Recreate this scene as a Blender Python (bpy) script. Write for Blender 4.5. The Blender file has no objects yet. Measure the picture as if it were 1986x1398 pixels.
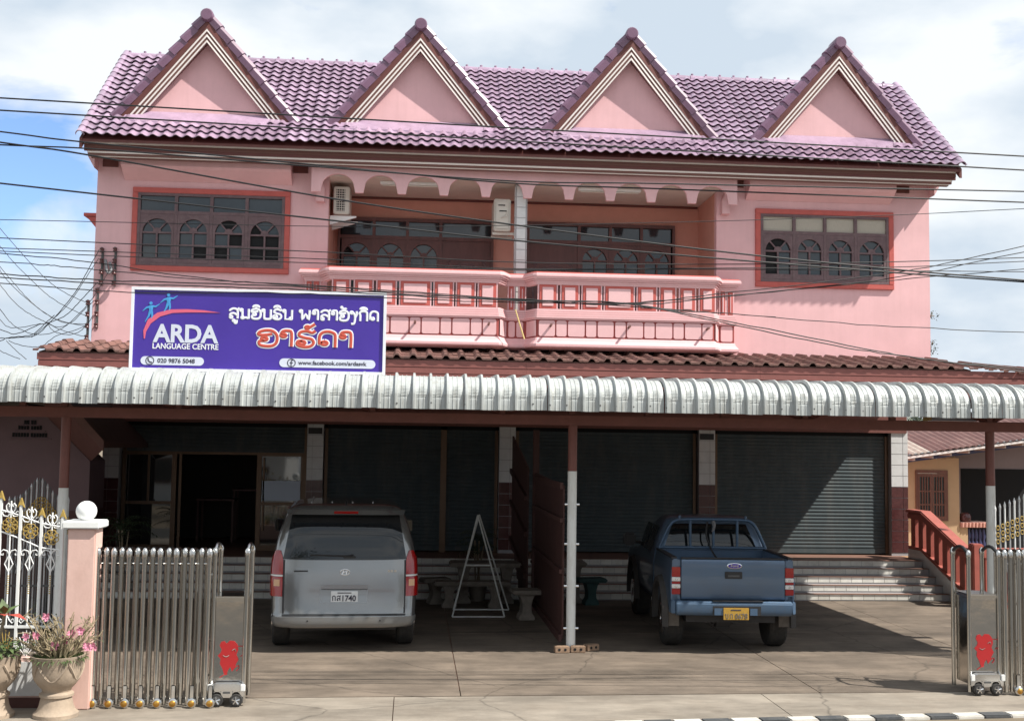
import bpy, bmesh, math, random
from mathutils import Vector, Matrix, Euler
random.seed(7)
C = bpy.context.scene
COL = C.collection
PI = math.pi

# ------------------------------------------------------------------ camera
yaw, pitch, roll = .0829, .073, -.0143
fw = Vector((math.sin(yaw)*math.cos(pitch), math.cos(yaw)*math.cos(pitch), math.sin(pitch)))
ri = Vector((math.cos(yaw), -math.sin(yaw), 0)); up = ri.cross(fw)
ri2 = ri*math.cos(roll)-up*math.sin(roll); up2 = up*math.cos(roll)+ri*math.sin(roll)
cam = bpy.data.cameras.new('camera'); co = bpy.data.objects.new('camera', cam); COL.objects.link(co)
co.matrix_world = Matrix(((ri2.x, up2.x, -fw.x, -2.04), (ri2.y, up2.y, -fw.y, -21.98), (ri2.z, up2.z, -fw.z, 2.73), (0, 0, 0, 1)))
cam.sensor_width = 36; cam.lens = 36*2262.4/1986; cam.clip_start = .1; cam.clip_end = 3000
C.camera = co

# ------------------------------------------------------------------ light
SUN = Vector((1.84, -.9, 2.47)).normalized()
sun = bpy.data.lights.new('sun', 'SUN'); sun.energy = 5.0; sun.angle = math.radians(.6); sun.color = (1, .95, .87)
so = bpy.data.objects.new('sun', sun); COL.objects.link(so); so.location = (20, -20, 30)
so.rotation_euler = SUN.to_track_quat('Z', 'Y').to_euler()

W = bpy.data.worlds.new('World'); C.world = W; W.use_nodes = True
nt = W.node_tree; N = nt.nodes; L = nt.links
for n in list(N): N.remove(n)
def node(tree, t, **kw):
    n = tree.nodes.new(t)
    for k, v in kw.items(): setattr(n, k, v)
    return n
wo = node(nt, 'ShaderNodeOutputWorld'); bg = node(nt, 'ShaderNodeBackground')
sky = node(nt, 'ShaderNodeTexSky', sky_type='NISHITA'); sky.sun_disc = False
sky.sun_elevation = math.asin(SUN.z); sky.sun_rotation = math.atan2(SUN.x, SUN.y)
sky.air_density = 1.0; sky.dust_density = .6
tc = node(nt, 'ShaderNodeTexCoord')
mp = node(nt, 'ShaderNodeMapping'); mp.inputs['Scale'].default_value = (1.0, 1.0, 2.1); mp.inputs['Location'].default_value = (.37, .2, .11)
L.new(tc.outputs['Generated'], mp.inputs['Vector'])
n1 = node(nt, 'ShaderNodeTexNoise'); n1.inputs['Scale'].default_value = 3.4; n1.inputs['Detail'].default_value = 9; n1.inputs['Roughness'].default_value = .55; n1.inputs['Distortion'].default_value = .3
n2 = node(nt, 'ShaderNodeTexNoise'); n2.inputs['Scale'].default_value = 4.6; n2.inputs['Detail'].default_value = 7; n2.inputs['Roughness'].default_value = .5
L.new(mp.outputs[0], n1.inputs['Vector']); L.new(mp.outputs[0], n2.inputs['Vector'])
# a hole in the overcast low in the sky beyond the building's left corner, as real as the clouds round it
dp = node(nt, 'ShaderNodeVectorMath', operation='DOT_PRODUCT'); dp.inputs[1].default_value = Vector((-.305, .935, .183)).normalized()
nrm = node(nt, 'ShaderNodeVectorMath', operation='NORMALIZE'); L.new(tc.outputs['Generated'], nrm.inputs[0]); L.new(nrm.outputs[0], dp.inputs[0])
mr = node(nt, 'ShaderNodeMapRange'); mr.inputs[1].default_value = .9935; mr.inputs[2].default_value = .9992; mr.inputs[3].default_value = 0; mr.inputs[4].default_value = .34
L.new(dp.outputs['Value'], mr.inputs[0])
sb = node(nt, 'ShaderNodeMath', operation='SUBTRACT'); L.new(n1.outputs['Fac'], sb.inputs[0]); L.new(mr.outputs[0], sb.inputs[1])
cr = node(nt, 'ShaderNodeValToRGB'); cr.color_ramp.elements[0].position = .22; cr.color_ramp.elements[1].position = .36
L.new(sb.outputs[0], cr.inputs[0])
cc = node(nt, 'ShaderNodeValToRGB'); cc.color_ramp.elements[0].position = .41; cc.color_ramp.elements[0].color = (4.5, 5.2, 5.95, 1); cc.color_ramp.elements[1].position = .59; cc.color_ramp.elements[1].color = (6.7, 7.0, 7.25, 1)
L.new(n2.outputs['Fac'], cc.inputs[0])
skm = node(nt, 'ShaderNodeMix', data_type='RGBA', blend_type='MULTIPLY'); skm.inputs[0].default_value = 1
L.new(sky.outputs[0], skm.inputs[6]); skm.inputs[7].default_value = (1.0, 1.15, 1.45, 1)
mx = node(nt, 'ShaderNodeMix', data_type='RGBA'); L.new(cr.outputs[0], mx.inputs[0]); L.new(skm.outputs[2], mx.inputs[6]); L.new(cc.outputs[0], mx.inputs[7])
L.new(mx.outputs[2], bg.inputs['Color']); bg.inputs['Strength'].default_value = .1
L.new(bg.outputs[0], wo.inputs[0])

C.view_settings.view_transform = 'Standard'; C.view_settings.look = 'None'; C.view_settings.gamma = 1
C.view_settings.use_curve_mapping = False; C.view_settings.exposure = .55
C.render.engine = 'CYCLES'; C.cycles.max_bounces = 8; C.cycles.diffuse_bounces = 4; C.cycles.glossy_bounces = 4; C.cycles.transparent_max_bounces = 12

# ------------------------------------------------------------------ materials
def mat(name, col, rough=.6, metal=0., var=.0, vscale=6., bump=0., bscale=40., spec=.5, dirt=0., dcol=(.12, .10, .08), dscale=2.2, stretch=None, rnd=0., coat=0., stain=None):
    m = bpy.data.materials.new(name); m.use_nodes = True
    t = m.node_tree; b = t.nodes['Principled BSDF']
    b.inputs['Roughness'].default_value = rough; b.inputs['Metallic'].default_value = metal
    b.inputs['Specular IOR Level'].default_value = spec; b.inputs['Coat Weight'].default_value = coat
    b.inputs['Base Color'].default_value = (*col, 1)
    geo = node(t, 'ShaderNodeNewGeometry'); vec = geo.outputs['Position']
    if stretch:
        mpn = node(t, 'ShaderNodeMapping'); mpn.inputs['Scale'].default_value = stretch; t.links.new(vec, mpn.inputs[0]); vec = mpn.outputs[0]
    out = None
    def rgb(c): return (*c, 1)
    if var or dirt or rnd:
        cur = None
        if var:
            nz = node(t, 'ShaderNodeTexNoise'); nz.inputs['Scale'].default_value = vscale; nz.inputs['Detail'].default_value = 8; nz.inputs['Roughness'].default_value = .65
            t.links.new(vec, nz.inputs['Vector'])
            rp = node(t, 'ShaderNodeValToRGB'); rp.color_ramp.elements[0].position = .3; rp.color_ramp.elements[1].position = .7
            rp.color_ramp.elements[0].color = rgb([max(0, c*(1-var)) for c in col]); rp.color_ramp.elements[1].color = rgb([min(1, c*(1+var)) for c in col])
            t.links.new(nz.outputs['Fac'], rp.inputs[0]); cur = rp.outputs[0]
        if rnd:
            oi = node(t, 'ShaderNodeObjectInfo'); mm = node(t, 'ShaderNodeMapRange'); mm.inputs[3].default_value = 1-rnd; mm.inputs[4].default_value = 1+rnd
            t.links.new(oi.outputs['Random'], mm.inputs[0])
            hv = node(t, 'ShaderNodeHueSaturation'); t.links.new(mm.outputs[0], hv.inputs['Value'])
            if cur: t.links.new(cur, hv.inputs['Color'])
            else: hv.inputs['Color'].default_value = rgb(col)
            cur = hv.outputs[0]
        if dirt:
            dz = node(t, 'ShaderNodeTexNoise'); dz.inputs['Scale'].default_value = dscale; dz.inputs['Detail'].default_value = 10; dz.inputs['Roughness'].default_value = .7
            if stain:
                ms = node(t, 'ShaderNodeMapping'); ms.inputs['Scale'].default_value = stain; t.links.new(geo.outputs['Position'], ms.inputs[0]); t.links.new(ms.outputs[0], dz.inputs['Vector'])
            else: t.links.new(vec, dz.inputs['Vector'])
            dr = node(t, 'ShaderNodeValToRGB'); dr.color_ramp.elements[0].position = .47; dr.color_ramp.elements[1].position = .72
            dr.color_ramp.elements[1].color = (dirt, dirt, dirt, 1)
            t.links.new(dz.outputs['Fac'], dr.inputs[0])
            mxn = node(t, 'ShaderNodeMix', data_type='RGBA'); t.links.new(dr.outputs[0], mxn.inputs[0])
            if cur: t.links.new(cur, mxn.inputs[6])
            else: mxn.inputs[6].default_value = rgb(col)
            mxn.inputs[7].default_value = rgb(dcol); cur = mxn.outputs[2]
        t.links.new(cur, b.inputs['Base Color'])
    if bump:
        bz = node(t, 'ShaderNodeTexNoise'); bz.inputs['Scale'].default_value = bscale; bz.inputs['Detail'].default_value = 6
        t.links.new(vec, bz.inputs['Vector'])
        bn = node(t, 'ShaderNodeBump'); bn.inputs['Strength'].default_value = bump; bn.inputs['Distance'].default_value = .01
        t.links.new(bz.outputs['Fac'], bn.inputs['Height']); t.links.new(bn.outputs[0], b.inputs['Normal'])
    return m
M = {}
def dm(k, *a, **kw): M[k] = mat(k, *a, **kw)
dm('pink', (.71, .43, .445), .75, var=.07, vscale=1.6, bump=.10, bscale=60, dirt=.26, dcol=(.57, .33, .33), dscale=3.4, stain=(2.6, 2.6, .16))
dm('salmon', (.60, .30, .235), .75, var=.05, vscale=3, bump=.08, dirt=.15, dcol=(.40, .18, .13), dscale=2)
dm('pale_pink', (.70, .43, .44), .65, var=.04, vscale=5, bump=.05, dirt=.2, dcol=(.58, .36, .36), dscale=3, stain=(3, 3, .6))
dm('red_trim', (.47, .092, .076), .55, var=.10, vscale=6, dirt=.25, dcol=(.3, .06, .05), dscale=5)
dm('groove_red', (.30, .06, .055), .7, var=.15, vscale=8)
dm('purple', (.335, .235, .325), .30, coat=.3, var=.16, vscale=5, rnd=.24, dirt=.5, dcol=(.22, .15, .20), dscale=2.6, bump=.06, bscale=90, spec=.6)
dm('purple_shaded', (.165, .085, .14), .34, var=.12, vscale=7, rnd=.12, dirt=.25, dcol=(.22, .15, .20), dscale=3, coat=.25)  # darker copy of the roof purple; shade on the cap fronts put into colour
dm('maroon', (.13, .038, .032), .55, var=.15, vscale=8, dirt=.2, dcol=(.07, .03, .03), dscale=4)
dm('fascia_brown', (.155, .068, .055), .6, var=.1, vscale=8, stretch=(.3, 1, 4))
dm('cream_line', (.82, .76, .72), .6, var=.05)
dm('soffit_cream', (.56, .47, .41), .8, var=.06, vscale=2, dirt=.2, dcol=(.35, .27, .22))
dm('soffit_brown', (.16, .07, .06), .7, var=.1)
dm('wood_dark', (.115, .048, .042), .5, var=.25, vscale=9, stretch=(1, 1, .25))
dm('wood_grey', (.125, .075, .082), .6, var=.18, vscale=9, dirt=.25, dcol=(.28, .22, .21), dscale=12)
dm('glass', (.025, .032, .038), .06, var=.3, vscale=2, spec=.7, bump=.03, bscale=3)
dm('glass_shop', (.012, .016, .018), .03, spec=1.0, bump=.03, bscale=2)
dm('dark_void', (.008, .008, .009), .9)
dm('curtain', (.42, .38, .32), .85, var=.15, vscale=30, stretch=(8, 1, .4))
dm('tile_white', (.66, .67, .67), .25, var=.05, vscale=8, dirt=.2, dcol=(.42, .43, .42), dscale=6)
dm('tile_grout', (.36, .35, .36), .8)
dm('tile_brown', (.085, .03, .03), .2, var=.3, vscale=20, spec=.5)
dm('shutter', (.072, .092, .100), .72, spec=.25, var=.08, vscale=5, dirt=.3, dcol=(.2, .19, .17), dscale=3, stain=(1, 1, .2), metal=.1)
dm('step_tile', (.68, .67, .62), .32, rnd=.10, var=.06, vscale=10, dirt=.3, dcol=(.25, .20, .16), dscale=4)
dm('step_nosing', (.22, .12, .09), .5, var=.15, dirt=.3)
dm('lean_tile', (.17, .085, .07), .75, var=.2, vscale=5, rnd=.2, dirt=.6, dcol=(.13, .08, .07), dscale=3, bump=.15)
dm('lean_fascia', (.20, .065, .055), .6, var=.12, vscale=5, dirt=.25, dcol=(.11, .04, .035), dscale=3, stain=(.6, 1, 3))
dm('zinc', (.43, .455, .45), .5, metal=.08, var=.06, vscale=5, dirt=.75, dcol=(.27, .26, .225), dscale=6, stain=(3, 3, .45), rnd=.10)
dm('steel_brown', (.185, .068, .055), .55, var=.12, dirt=.2, dcol=(.1, .05, .04))
dm('post_white', (.72, .74, .72), .5, var=.05, dirt=.35, dcol=(.38, .33, .26), dscale=5, stain=(2, 2, .5))
dm('concrete', (.170, .137, .107), .85, var=.34, vscale=1.1, bump=.25, bscale=70, dirt=.75, dcol=(.105, .085, .068), dscale=.9)
dm('pavement', (.255, .225, .187), .88, var=.15, vscale=2.0, bump=.25, bscale=70, dirt=.5, dcol=(.19, .155, .12), dscale=1.5)
dm('kerb_white', (.52, .50, .46), .8, var=.12, vscale=8, dirt=.6, dcol=(.33, .30, .25), dscale=5)
dm('kerb_black', (.055, .058, .062), .75, var=.25, vscale=8, dirt=.4, dcol=(.16, .15, .13), dscale=6)
dm('asphalt', (.055, .053, .05), .9, var=.2, vscale=30, bump=.3, bscale=120)
dm('earth', (.16, .125, .085), .95, var=.25, vscale=.8, bump=.3, bscale=20)
dm('sign_blue', (.058, .03, .30), .32, var=.08, vscale=1.2, dirt=.12, dcol=(.10, .07, .34), dscale=2)
dm('sign_white', (.75, .77, .82), .4)
dm('sign_grey', (.60, .64, .74), .4)
dm('sign_red', (.52, .085, .055), .4)
dm('sign_pink', (.66, .12, .20), .4)
dm('sign_cyan', (.06, .30, .62), .4)
dm('ink', (.035, .035, .06), .5)
dm('van_paint', (.245, .25, .25), .2, metal=.75, coat=.6, dirt=.3, dcol=(.26, .25, .23), dscale=2.5, var=.03)
dm('van_recess_tone', (.30, .32, .335), .35, metal=.5, coat=.4)  # lighter copy of the van paint, shading of the plate recess put into colour
dm('van_lower', (.215, .225, .23), .38, metal=.4, coat=.3, dirt=.5, dcol=(.22, .19, .16), dscale=3, var=.04)
dm('car_glass', (.010, .012, .014), .02, spec=.6)
dm('lamp_red', (.30, .006, .006), .12, coat=1.0)
dm('lamp_white', (.70, .68, .66), .12, coat=.8)
dm('lamp_amber', (.62, .34, .16), .2, coat=.8)
dm('chrome', (.72, .73, .74), .16, metal=1.)
dm('black_plastic', (.022, .022, .024), .5, var=.2)
dm('rubber', (.028, .027, .026), .85, var=.3, vscale=20, dirt=.4, dcol=(.09, .075, .06), dscale=9)
dm('plate_white', (.70, .72, .73), .4)
dm('plate_yellow', (.42, .25, .04), .45, var=.15, vscale=30)
dm('pickup_paint', (.105, .165, .255), .30, metal=.45, coat=.6, dirt=.35, dcol=(.10, .12, .15), dscale=3, var=.05)
dm('pickup_lower', (.045, .043, .042), .8, var=.2, dirt=.3)
dm('bar_blue', (.075, .13, .21), .4, metal=.3, dirt=.3, dcol=(.12, .12, .12), dscale=9)
dm('mud', (.13, .115, .10), .9, var=.25, vscale=10)
dm('steel', (.58, .57, .545), .17, metal=1., var=.06, vscale=4, bump=.02, bscale=6)
dm('steel_sheet', (.60, .57, .53), .13, metal=1., bump=.32, bscale=5)
dm('brass', (.50, .27, .06), .3, metal=.9, var=.2)
dm('white_paint', (.78, .79, .78), .5, var=.04, dirt=.2, dcol=(.5, .47, .4), dscale=8)
dm('gold', (.50, .35, .10), .4, metal=.35, var=.2, vscale=20)
dm('pillar_pink', (.68, .46, .40), .75, var=.06, vscale=4, bump=.1, dirt=.35, dcol=(.45, .27, .22), dscale=3, stain=(2, 2, .8))
dm('urn', (.35, .275, .205), .85, var=.2, vscale=6, bump=.35, bscale=30, dirt=.6, dcol=(.25, .21, .17), dscale=5)
dm('bark', (.24, .19, .13), .85, var=.3, vscale=20)
dm('twig', (.26, .21, .13), .8, var=.25, vscale=30)
dm('leaf', (.075, .115, .035), .55, var=.35, vscale=14, rnd=.2)
dm('leaf_dark', (.030, .048, .020), .5, var=.35, vscale=14)
dm('leaf_red', (.42, .07, .05), .5, var=.3, vscale=12)
dm('petal', (.72, .27, .38), .6, var=.2, vscale=40)
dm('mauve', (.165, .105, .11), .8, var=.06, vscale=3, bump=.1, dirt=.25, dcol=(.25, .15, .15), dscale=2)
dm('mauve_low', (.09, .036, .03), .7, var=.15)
dm('timber_brown', (.10, .05, .04), .7, var=.2, vscale=6)
dm('ochre', (.52, .35, .20), .8, var=.06, vscale=3, dirt=.2, dcol=(.45, .28, .15), dscale=2)
dm('mauve_plain', (.28, .22, .22), .8, var=.05)
dm('window_wood', (.16, .062, .038), .5, var=.2, vscale=8)
dm('roof_sheet', (.115, .052, .044), .6, var=.2, vscale=3, dirt=.5, dcol=(.30, .2, .17), dscale=1.5, stain=(1.6, .3, .3))
dm('roof_old', (.34, .31, .27), .7, var=.25, vscale=4)
dm('navy', (.05, .055, .13), .4, var=.2)
dm('fence_brown', (.07, .028, .024), .7, var=.25, vscale=8, stretch=(1, 1, .3))
dm('stone', (.24, .21, .18), .9, var=.25, vscale=9, bump=.3, bscale=40)
dm('teal', (.04, .10, .10), .6, var=.2, vscale=6)
dm('aluminium_brown', (.14, .088, .055), .4, metal=.4, var=.1)
dm('cable', (.010, .010, .012), .6)
dm('iron', (.10, .10, .10), .5, metal=.3, var=.2)
dm('iron_silver', (.50, .51, .52), .4, metal=.5, var=.15)
dm('ac_white', (.60, .57, .51), .5, var=.05, dirt=.35, dcol=(.38, .34, .28), dscale=6)
dm('brick', (.27, .18, .12), .9, var=.25, vscale=14, bump=.3)
dm('bamboo', (.62, .47, .20), .5, var=.15, vscale=20)
dm('grey_cloth', (.22, .22, .23), .9, var=.2)
dm('tray_blue', (.50, .58, .70), .35)
dm('baluster_red', (.36, .095, .07), .55, var=.12, vscale=6, dirt=.25, dcol=(.2, .06, .05), dscale=5)
dm('emblem_red', (.40, .02, .022), .4)
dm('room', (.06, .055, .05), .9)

def weather_ground(k, crack=True):
    # hairline cracks and oil or damp spots as colour on the concrete
    t = M[k].node_tree; b = t.nodes['Principled BSDF']; src = b.inputs['Base Color'].links[0].from_socket
    geo = node(t, 'ShaderNodeNewGeometry'); nz = node(t, 'ShaderNodeTexNoise'); nz.inputs['Scale'].default_value = 2.5; nz.inputs['Detail'].default_value = 5
    t.links.new(geo.outputs['Position'], nz.inputs['Vector'])
    ad = node(t, 'ShaderNodeMix', data_type='VECTOR'); ad.inputs[0].default_value = .22; t.links.new(geo.outputs['Position'], ad.inputs[4]); t.links.new(nz.outputs['Color'], ad.inputs[5])
    vo = node(t, 'ShaderNodeTexVoronoi', feature='DISTANCE_TO_EDGE'); vo.inputs['Scale'].default_value = .42; t.links.new(ad.outputs[1], vo.inputs['Vector'])
    cr_ = node(t, 'ShaderNodeValToRGB'); cr_.color_ramp.elements[0].color = (.45, .45, .45, 1); cr_.color_ramp.elements[1].position = .006; cr_.color_ramp.elements[1].color = (1, 1, 1, 1); t.links.new(vo.outputs['Distance'], cr_.inputs[0])
    m1 = node(t, 'ShaderNodeMix', data_type='RGBA', blend_type='MULTIPLY'); m1.inputs[0].default_value = .8; t.links.new(src, m1.inputs[6]); t.links.new(cr_.outputs[0], m1.inputs[7])
    v2 = node(t, 'ShaderNodeTexVoronoi'); v2.inputs['Scale'].default_value = 1.5; t.links.new(ad.outputs[1], v2.inputs['Vector'])
    sp = node(t, 'ShaderNodeValToRGB'); sp.color_ramp.elements[0].color = (.42, .40, .38, 1); sp.color_ramp.elements[0].position = .03; sp.color_ramp.elements[1].position = .16; sp.color_ramp.elements[1].color = (1, 1, 1, 1); t.links.new(v2.outputs['Distance'], sp.inputs[0])
    m2 = node(t, 'ShaderNodeMix', data_type='RGBA', blend_type='MULTIPLY'); m2.inputs[0].default_value = .55; t.links.new(m1.outputs[2], m2.inputs[6]); t.links.new(sp.outputs[0], m2.inputs[7])
    n3 = node(t, 'ShaderNodeTexNoise'); n3.inputs['Scale'].default_value = 1.0; n3.inputs['Detail'].default_value = 9; n3.inputs['Roughness'].default_value = .75
    mp3 = node(t, 'ShaderNodeMapping'); mp3.inputs['Scale'].default_value = (.45, 1.6, 1); t.links.new(geo.outputs['Position'], mp3.inputs[0]); t.links.new(mp3.outputs[0], n3.inputs['Vector'])
    r3 = node(t, 'ShaderNodeValToRGB'); r3.color_ramp.elements[0].position = .38; r3.color_ramp.elements[0].color = (.62, .60, .58, 1); r3.color_ramp.elements[1].position = .6; r3.color_ramp.elements[1].color = (1.12, 1.1, 1.08, 1); t.links.new(n3.outputs['Fac'], r3.inputs[0])
    m3 = node(t, 'ShaderNodeMix', data_type='RGBA', blend_type='MULTIPLY'); m3.inputs[0].default_value = .9; t.links.new(m2.outputs[2], m3.inputs[6]); t.links.new(r3.outputs[0], m3.inputs[7])
    t.links.new(m3.outputs[2], b.inputs['Base Color'])
weather_ground('concrete'); weather_ground('pavement')

# ------------------------------------------------------------------ mesh builder
class MB:
    def __init__(s): s.v = []; s.f = []; s.m = []
    def add(s, vs, fs, m=0):
        o = len(s.v); s.v += [tuple(p) for p in vs]; s.f += [tuple(i+o for i in f) for f in fs]; s.m += [m]*len(fs)
        return s
    def box(s, x0, x1, y0, y1, z0, z1, m=0):
        return s.add([(x0, y0, z0), (x1, y0, z0), (x1, y1, z0), (x0, y1, z0), (x0, y0, z1), (x1, y0, z1), (x1, y1, z1), (x0, y1, z1)],
                     [(0, 3, 2, 1), (4, 5, 6, 7), (0, 1, 5, 4), (1, 2, 6, 5), (2, 3, 7, 6), (3, 0, 4, 7)], m)
    def prism(s, poly, ax, a, b, m=0):
        def q(u, v, t): return {'x': (t, u, v), 'y': (u, t, v), 'z': (u, v, t)}[ax]
        n = len(poly); vs = [q(u, v, a) for u, v in poly]+[q(u, v, b) for u, v in poly]
        fs = [tuple(range(n-1, -1, -1)), tuple(range(n, 2*n))]+[(i, (i+1) % n, n+(i+1) % n, n+i) for i in range(n)]
        return s.add(vs, fs, m)
    def tube(s, pts, r, n=6, m=0, caps=True, flat=None):
        pts = [Vector(p) for p in pts]; k = len(pts); rs = r if isinstance(r, (list, tuple)) else [r]*k
        t0 = (pts[1]-pts[0]).normalized(); ref = Vector((0, 0, 1)) if abs(t0.z) < .9 else Vector((1, 0, 0))
        nn = t0.cross(ref).normalized(); vs = []; fs = []
        for i, p in enumerate(pts):
            t = (pts[min(i+1, k-1)]-pts[max(i-1, 0)])
            if t.length < 1e-9: t = t0
            t.normalize(); nn = (nn-t*nn.dot(t))
            if nn.length < 1e-6: nn = t.orthogonal()
            nn.normalize(); bb = t.cross(nn)
            for j in range(n):
                a = 2*PI*j/n; d = nn*math.cos(a)+bb*math.sin(a)
                if flat is not None: d = Vector((d.x, d.y*flat, d.z))
                vs.append(p+d*rs[i])
        for i in range(k-1):
            for j in range(n): fs.append((i*n+j, i*n+(j+1) % n, (i+1)*n+(j+1) % n, (i+1)*n+j))
        if caps: fs += [tuple(range(n-1, -1, -1)), tuple((k-1)*n+j for j in range(n))]
        return s.add(vs, fs, m)
    def lathe(s, prof, c, n=20, m=0, ax='z'):
        vs = []; fs = []; k = len(prof)
        for r, h in prof:
            for j in range(n):
                a = 2*PI*j/n; u, v = r*math.cos(a), r*math.sin(a)
                vs.append({'z': (c[0]+u, c[1]+v, c[2]+h), 'y': (c[0]+u, c[1]+h, c[2]+v), 'x': (c[0]+h, c[1]+u, c[2]+v)}[ax])
        for i in range(k-1):
            for j in range(n): fs.append((i*n+j, i*n+(j+1) % n, (i+1)*n+(j+1) % n, (i+1)*n+j))
        fs += [tuple(range(n-1, -1, -1)), tuple((k-1)*n+j for j in range(n))]
        return s.add(vs, fs, m)
    def grid(s, fn, us, vs_, m=0, close=False):
        vs = [fn(u, v) for v in vs_ for u in us]; nu = len(us); fs = []
        for j in range(len(vs_)-1):
            for i in range(nu-1): fs.append((j*nu+i, j*nu+i+1, (j+1)*nu+i+1, (j+1)*nu+i))
            if close: fs.append((j*nu+nu-1, j*nu, (j+1)*nu, (j+1)*nu+nu-1))
        return s.add(vs, fs, m)
    def mesh(s, name, mats, smooth=None, bev=0, off=None):
        me = bpy.data.meshes.new(name)
        vs = s.v if off is None else [(x-off[0], y-off[1], z-off[2]) for x, y, z in s.v]
        me.from_pydata(vs, [], s.f)
        for mm in (mats if isinstance(mats, (list, tuple)) else [mats]): me.materials.append(M[mm] if isinstance(mm, str) else mm)
        me.polygons.foreach_set('material_index', s.m)
        bm = bmesh.new(); bm.from_mesh(me)
        if s.f: bmesh.ops.recalc_face_normals(bm, faces=bm.faces)
        if bev:
            es = [e for e in bm.edges if len(e.link_faces) == 2 and e.calc_face_angle(0) > .5]
            bmesh.ops.bevel(bm, geom=es, offset=bev, segments=2, affect='EDGES', clamp_overlap=True)
        bm.to_mesh(me); bm.free()
        if smooth is not None:
            me.shade_smooth(); me.set_sharp_from_angle(angle=math.radians(smooth))
        return me
    def build(s, name, mats, parent=None, smooth=None, bev=0, local=False, kind=None):
        off = None
        if parent is not None and not local:
            off = WL(parent)
        me = s.mesh(name, mats, smooth, bev, off)
        o = bpy.data.objects.new(name, me); COL.objects.link(o)
        if parent is not None: o.parent = parent
        if kind: o['kind'] = kind
        return o
def WL(o):
    p = Vector(o.location)
    while o.parent: o = o.parent; p = p+Vector(o.location)
    return p
def inst(name, me, loc, parent=None, rot=None, scale=None):
    o = bpy.data.objects.new(name, me); COL.objects.link(o); p = Vector(loc)
    if parent is not None: o.parent = parent; p = p-WL(parent)
    o.location = p
    if rot: o.rotation_euler = rot
    if scale: o.scale = scale
    return o
def tag(o, label, cat, group=None, kind=None):
    o['label'] = label; o['category'] = cat
    if group: o['group'] = group
    if kind: o['kind'] = kind
    return o
def thing(name, label, cat, loc=(0, 0, 0), rz=0, group=None):
    o = bpy.data.objects.new(name, None); COL.objects.link(o); o.location = loc; o.rotation_euler = (0, 0, rz); o.empty_display_size = .3
    return tag(o, label, cat, group)
def struct(o): o['kind'] = 'structure'; return o
def copy_tree(o, parent=None):
    c = o.copy(); COL.objects.link(c); c.parent = parent
    for ch in list(o.children): copy_tree(ch, c)
    return c
def arc(cx, cy, r, a0, a1, n=10, ry=None):
    ry = r if ry is None else ry
    return [(cx+r*math.cos(math.radians(a0+(a1-a0)*i/n)), cy+ry*math.sin(math.radians(a0+(a1-a0)*i/n))) for i in range(n+1)]
def lerp(a, b, t): return a+(b-a)*t
def lin(a, b, n): return [a+(b-a)*i/n for i in range(n+1)]
def smoothpts(pts, sub=6):
    P = [Vector(p) for p in pts]; out = []
    for i in range(len(P)-1):
        p0 = P[max(i-1, 0)]; p1 = P[i]; p2 = P[i+1]; p3 = P[min(i+2, len(P)-1)]
        for k in range(sub):
            t = k/sub; out.append(.5*((2*p1)+(p2-p0)*t+(2*p0-5*p1+4*p2-p3)*t*t+(3*p1-p0-3*p2+p3)*t**3))
    out.append(P[-1]); return out

# ================================================================== ground
struct(MB().box(-400, 400, -10.44, 800, -.6, -.03).build('ground', 'earth'))
struct(MB().box(-400, 400, -300, -18.5, -.6, -.16).build('verge', 'earth'))
struct(MB().box(-300, 300, -18.48, -10.46, -.4, -.15).build('road', 'asphalt'))
drive = struct(MB().box(-12, 12, -8.6, 1.0, -.2, -.012).build('driveway', 'step_nosing'))
xs = [-12, -8.2, -5.1, -1.47, 2.6, 5.6, 12]; ys = [-8.95, -4.75, 1.0]
for i in range(len(xs)-1):
    for j in range(len(ys)-1):
        g = .006
        MB().prism([(xs[i]+g, (-8.95+.026*xs[i] if j == 0 else ys[j]+g)), (xs[i+1]-g, (-8.95+.026*xs[i+1] if j == 0 else ys[j]+g)), (xs[i+1]-g, ys[j+1]-g), (xs[i]+g, ys[j+1]-g)], 'z', -.1, random.uniform(-.002, .002)).build('concrete_slab', 'concrete', drive)
ke = lambda x: -10.215+.0757*x
gt = lambda x: -8.955+.026*x     # the gate track is not quite square to the house
pave = struct(MB().prism([(-12, ke(-12)), (12, ke(12)), (12, gt(12)-.012), (-12, gt(-12)-.012)], 'z', -.2, -.018).build('pavement', 'step_nosing'))
for a, b in ((-12, -6.4), (-6.39, -2.2), (-2.19, 1.9), (1.91, 6.0), (6.01, 12)):
    MB().prism([(a, ke(a)+.005), (b, ke(b)+.005), (b, gt(b)-.02), (a, gt(a)-.02)], 'z', -.1, random.uniform(-.004, 0)).build('paving_slab', 'pavement', pave)
kerb = struct(MB().box(-9, 9, -10.30, -10.16, -.35, -.02).build('kerb', 'pavement'))
kw = MB().box(0, .300, -10.32, -10.155, -.3, .004).mesh('kerb_block', 'kerb_white', None, .012)
kb = MB().box(0, .300, -10.32, -10.155, -.3, .004).mesh('kerb_block', 'kerb_black', None, .012)
for i in range(60): inst('kerb_block', kw if i % 2 else kb, (-9+i*.303+.06, 0, 0), kerb)
kerb.rotation_euler = (0, 0, .0755)

# ================================================================== pink building
B = thing('pink_building', 'two storey pink shop building with purple tiled roof and four gables', 'building', (0, 1.2, 0))
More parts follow.
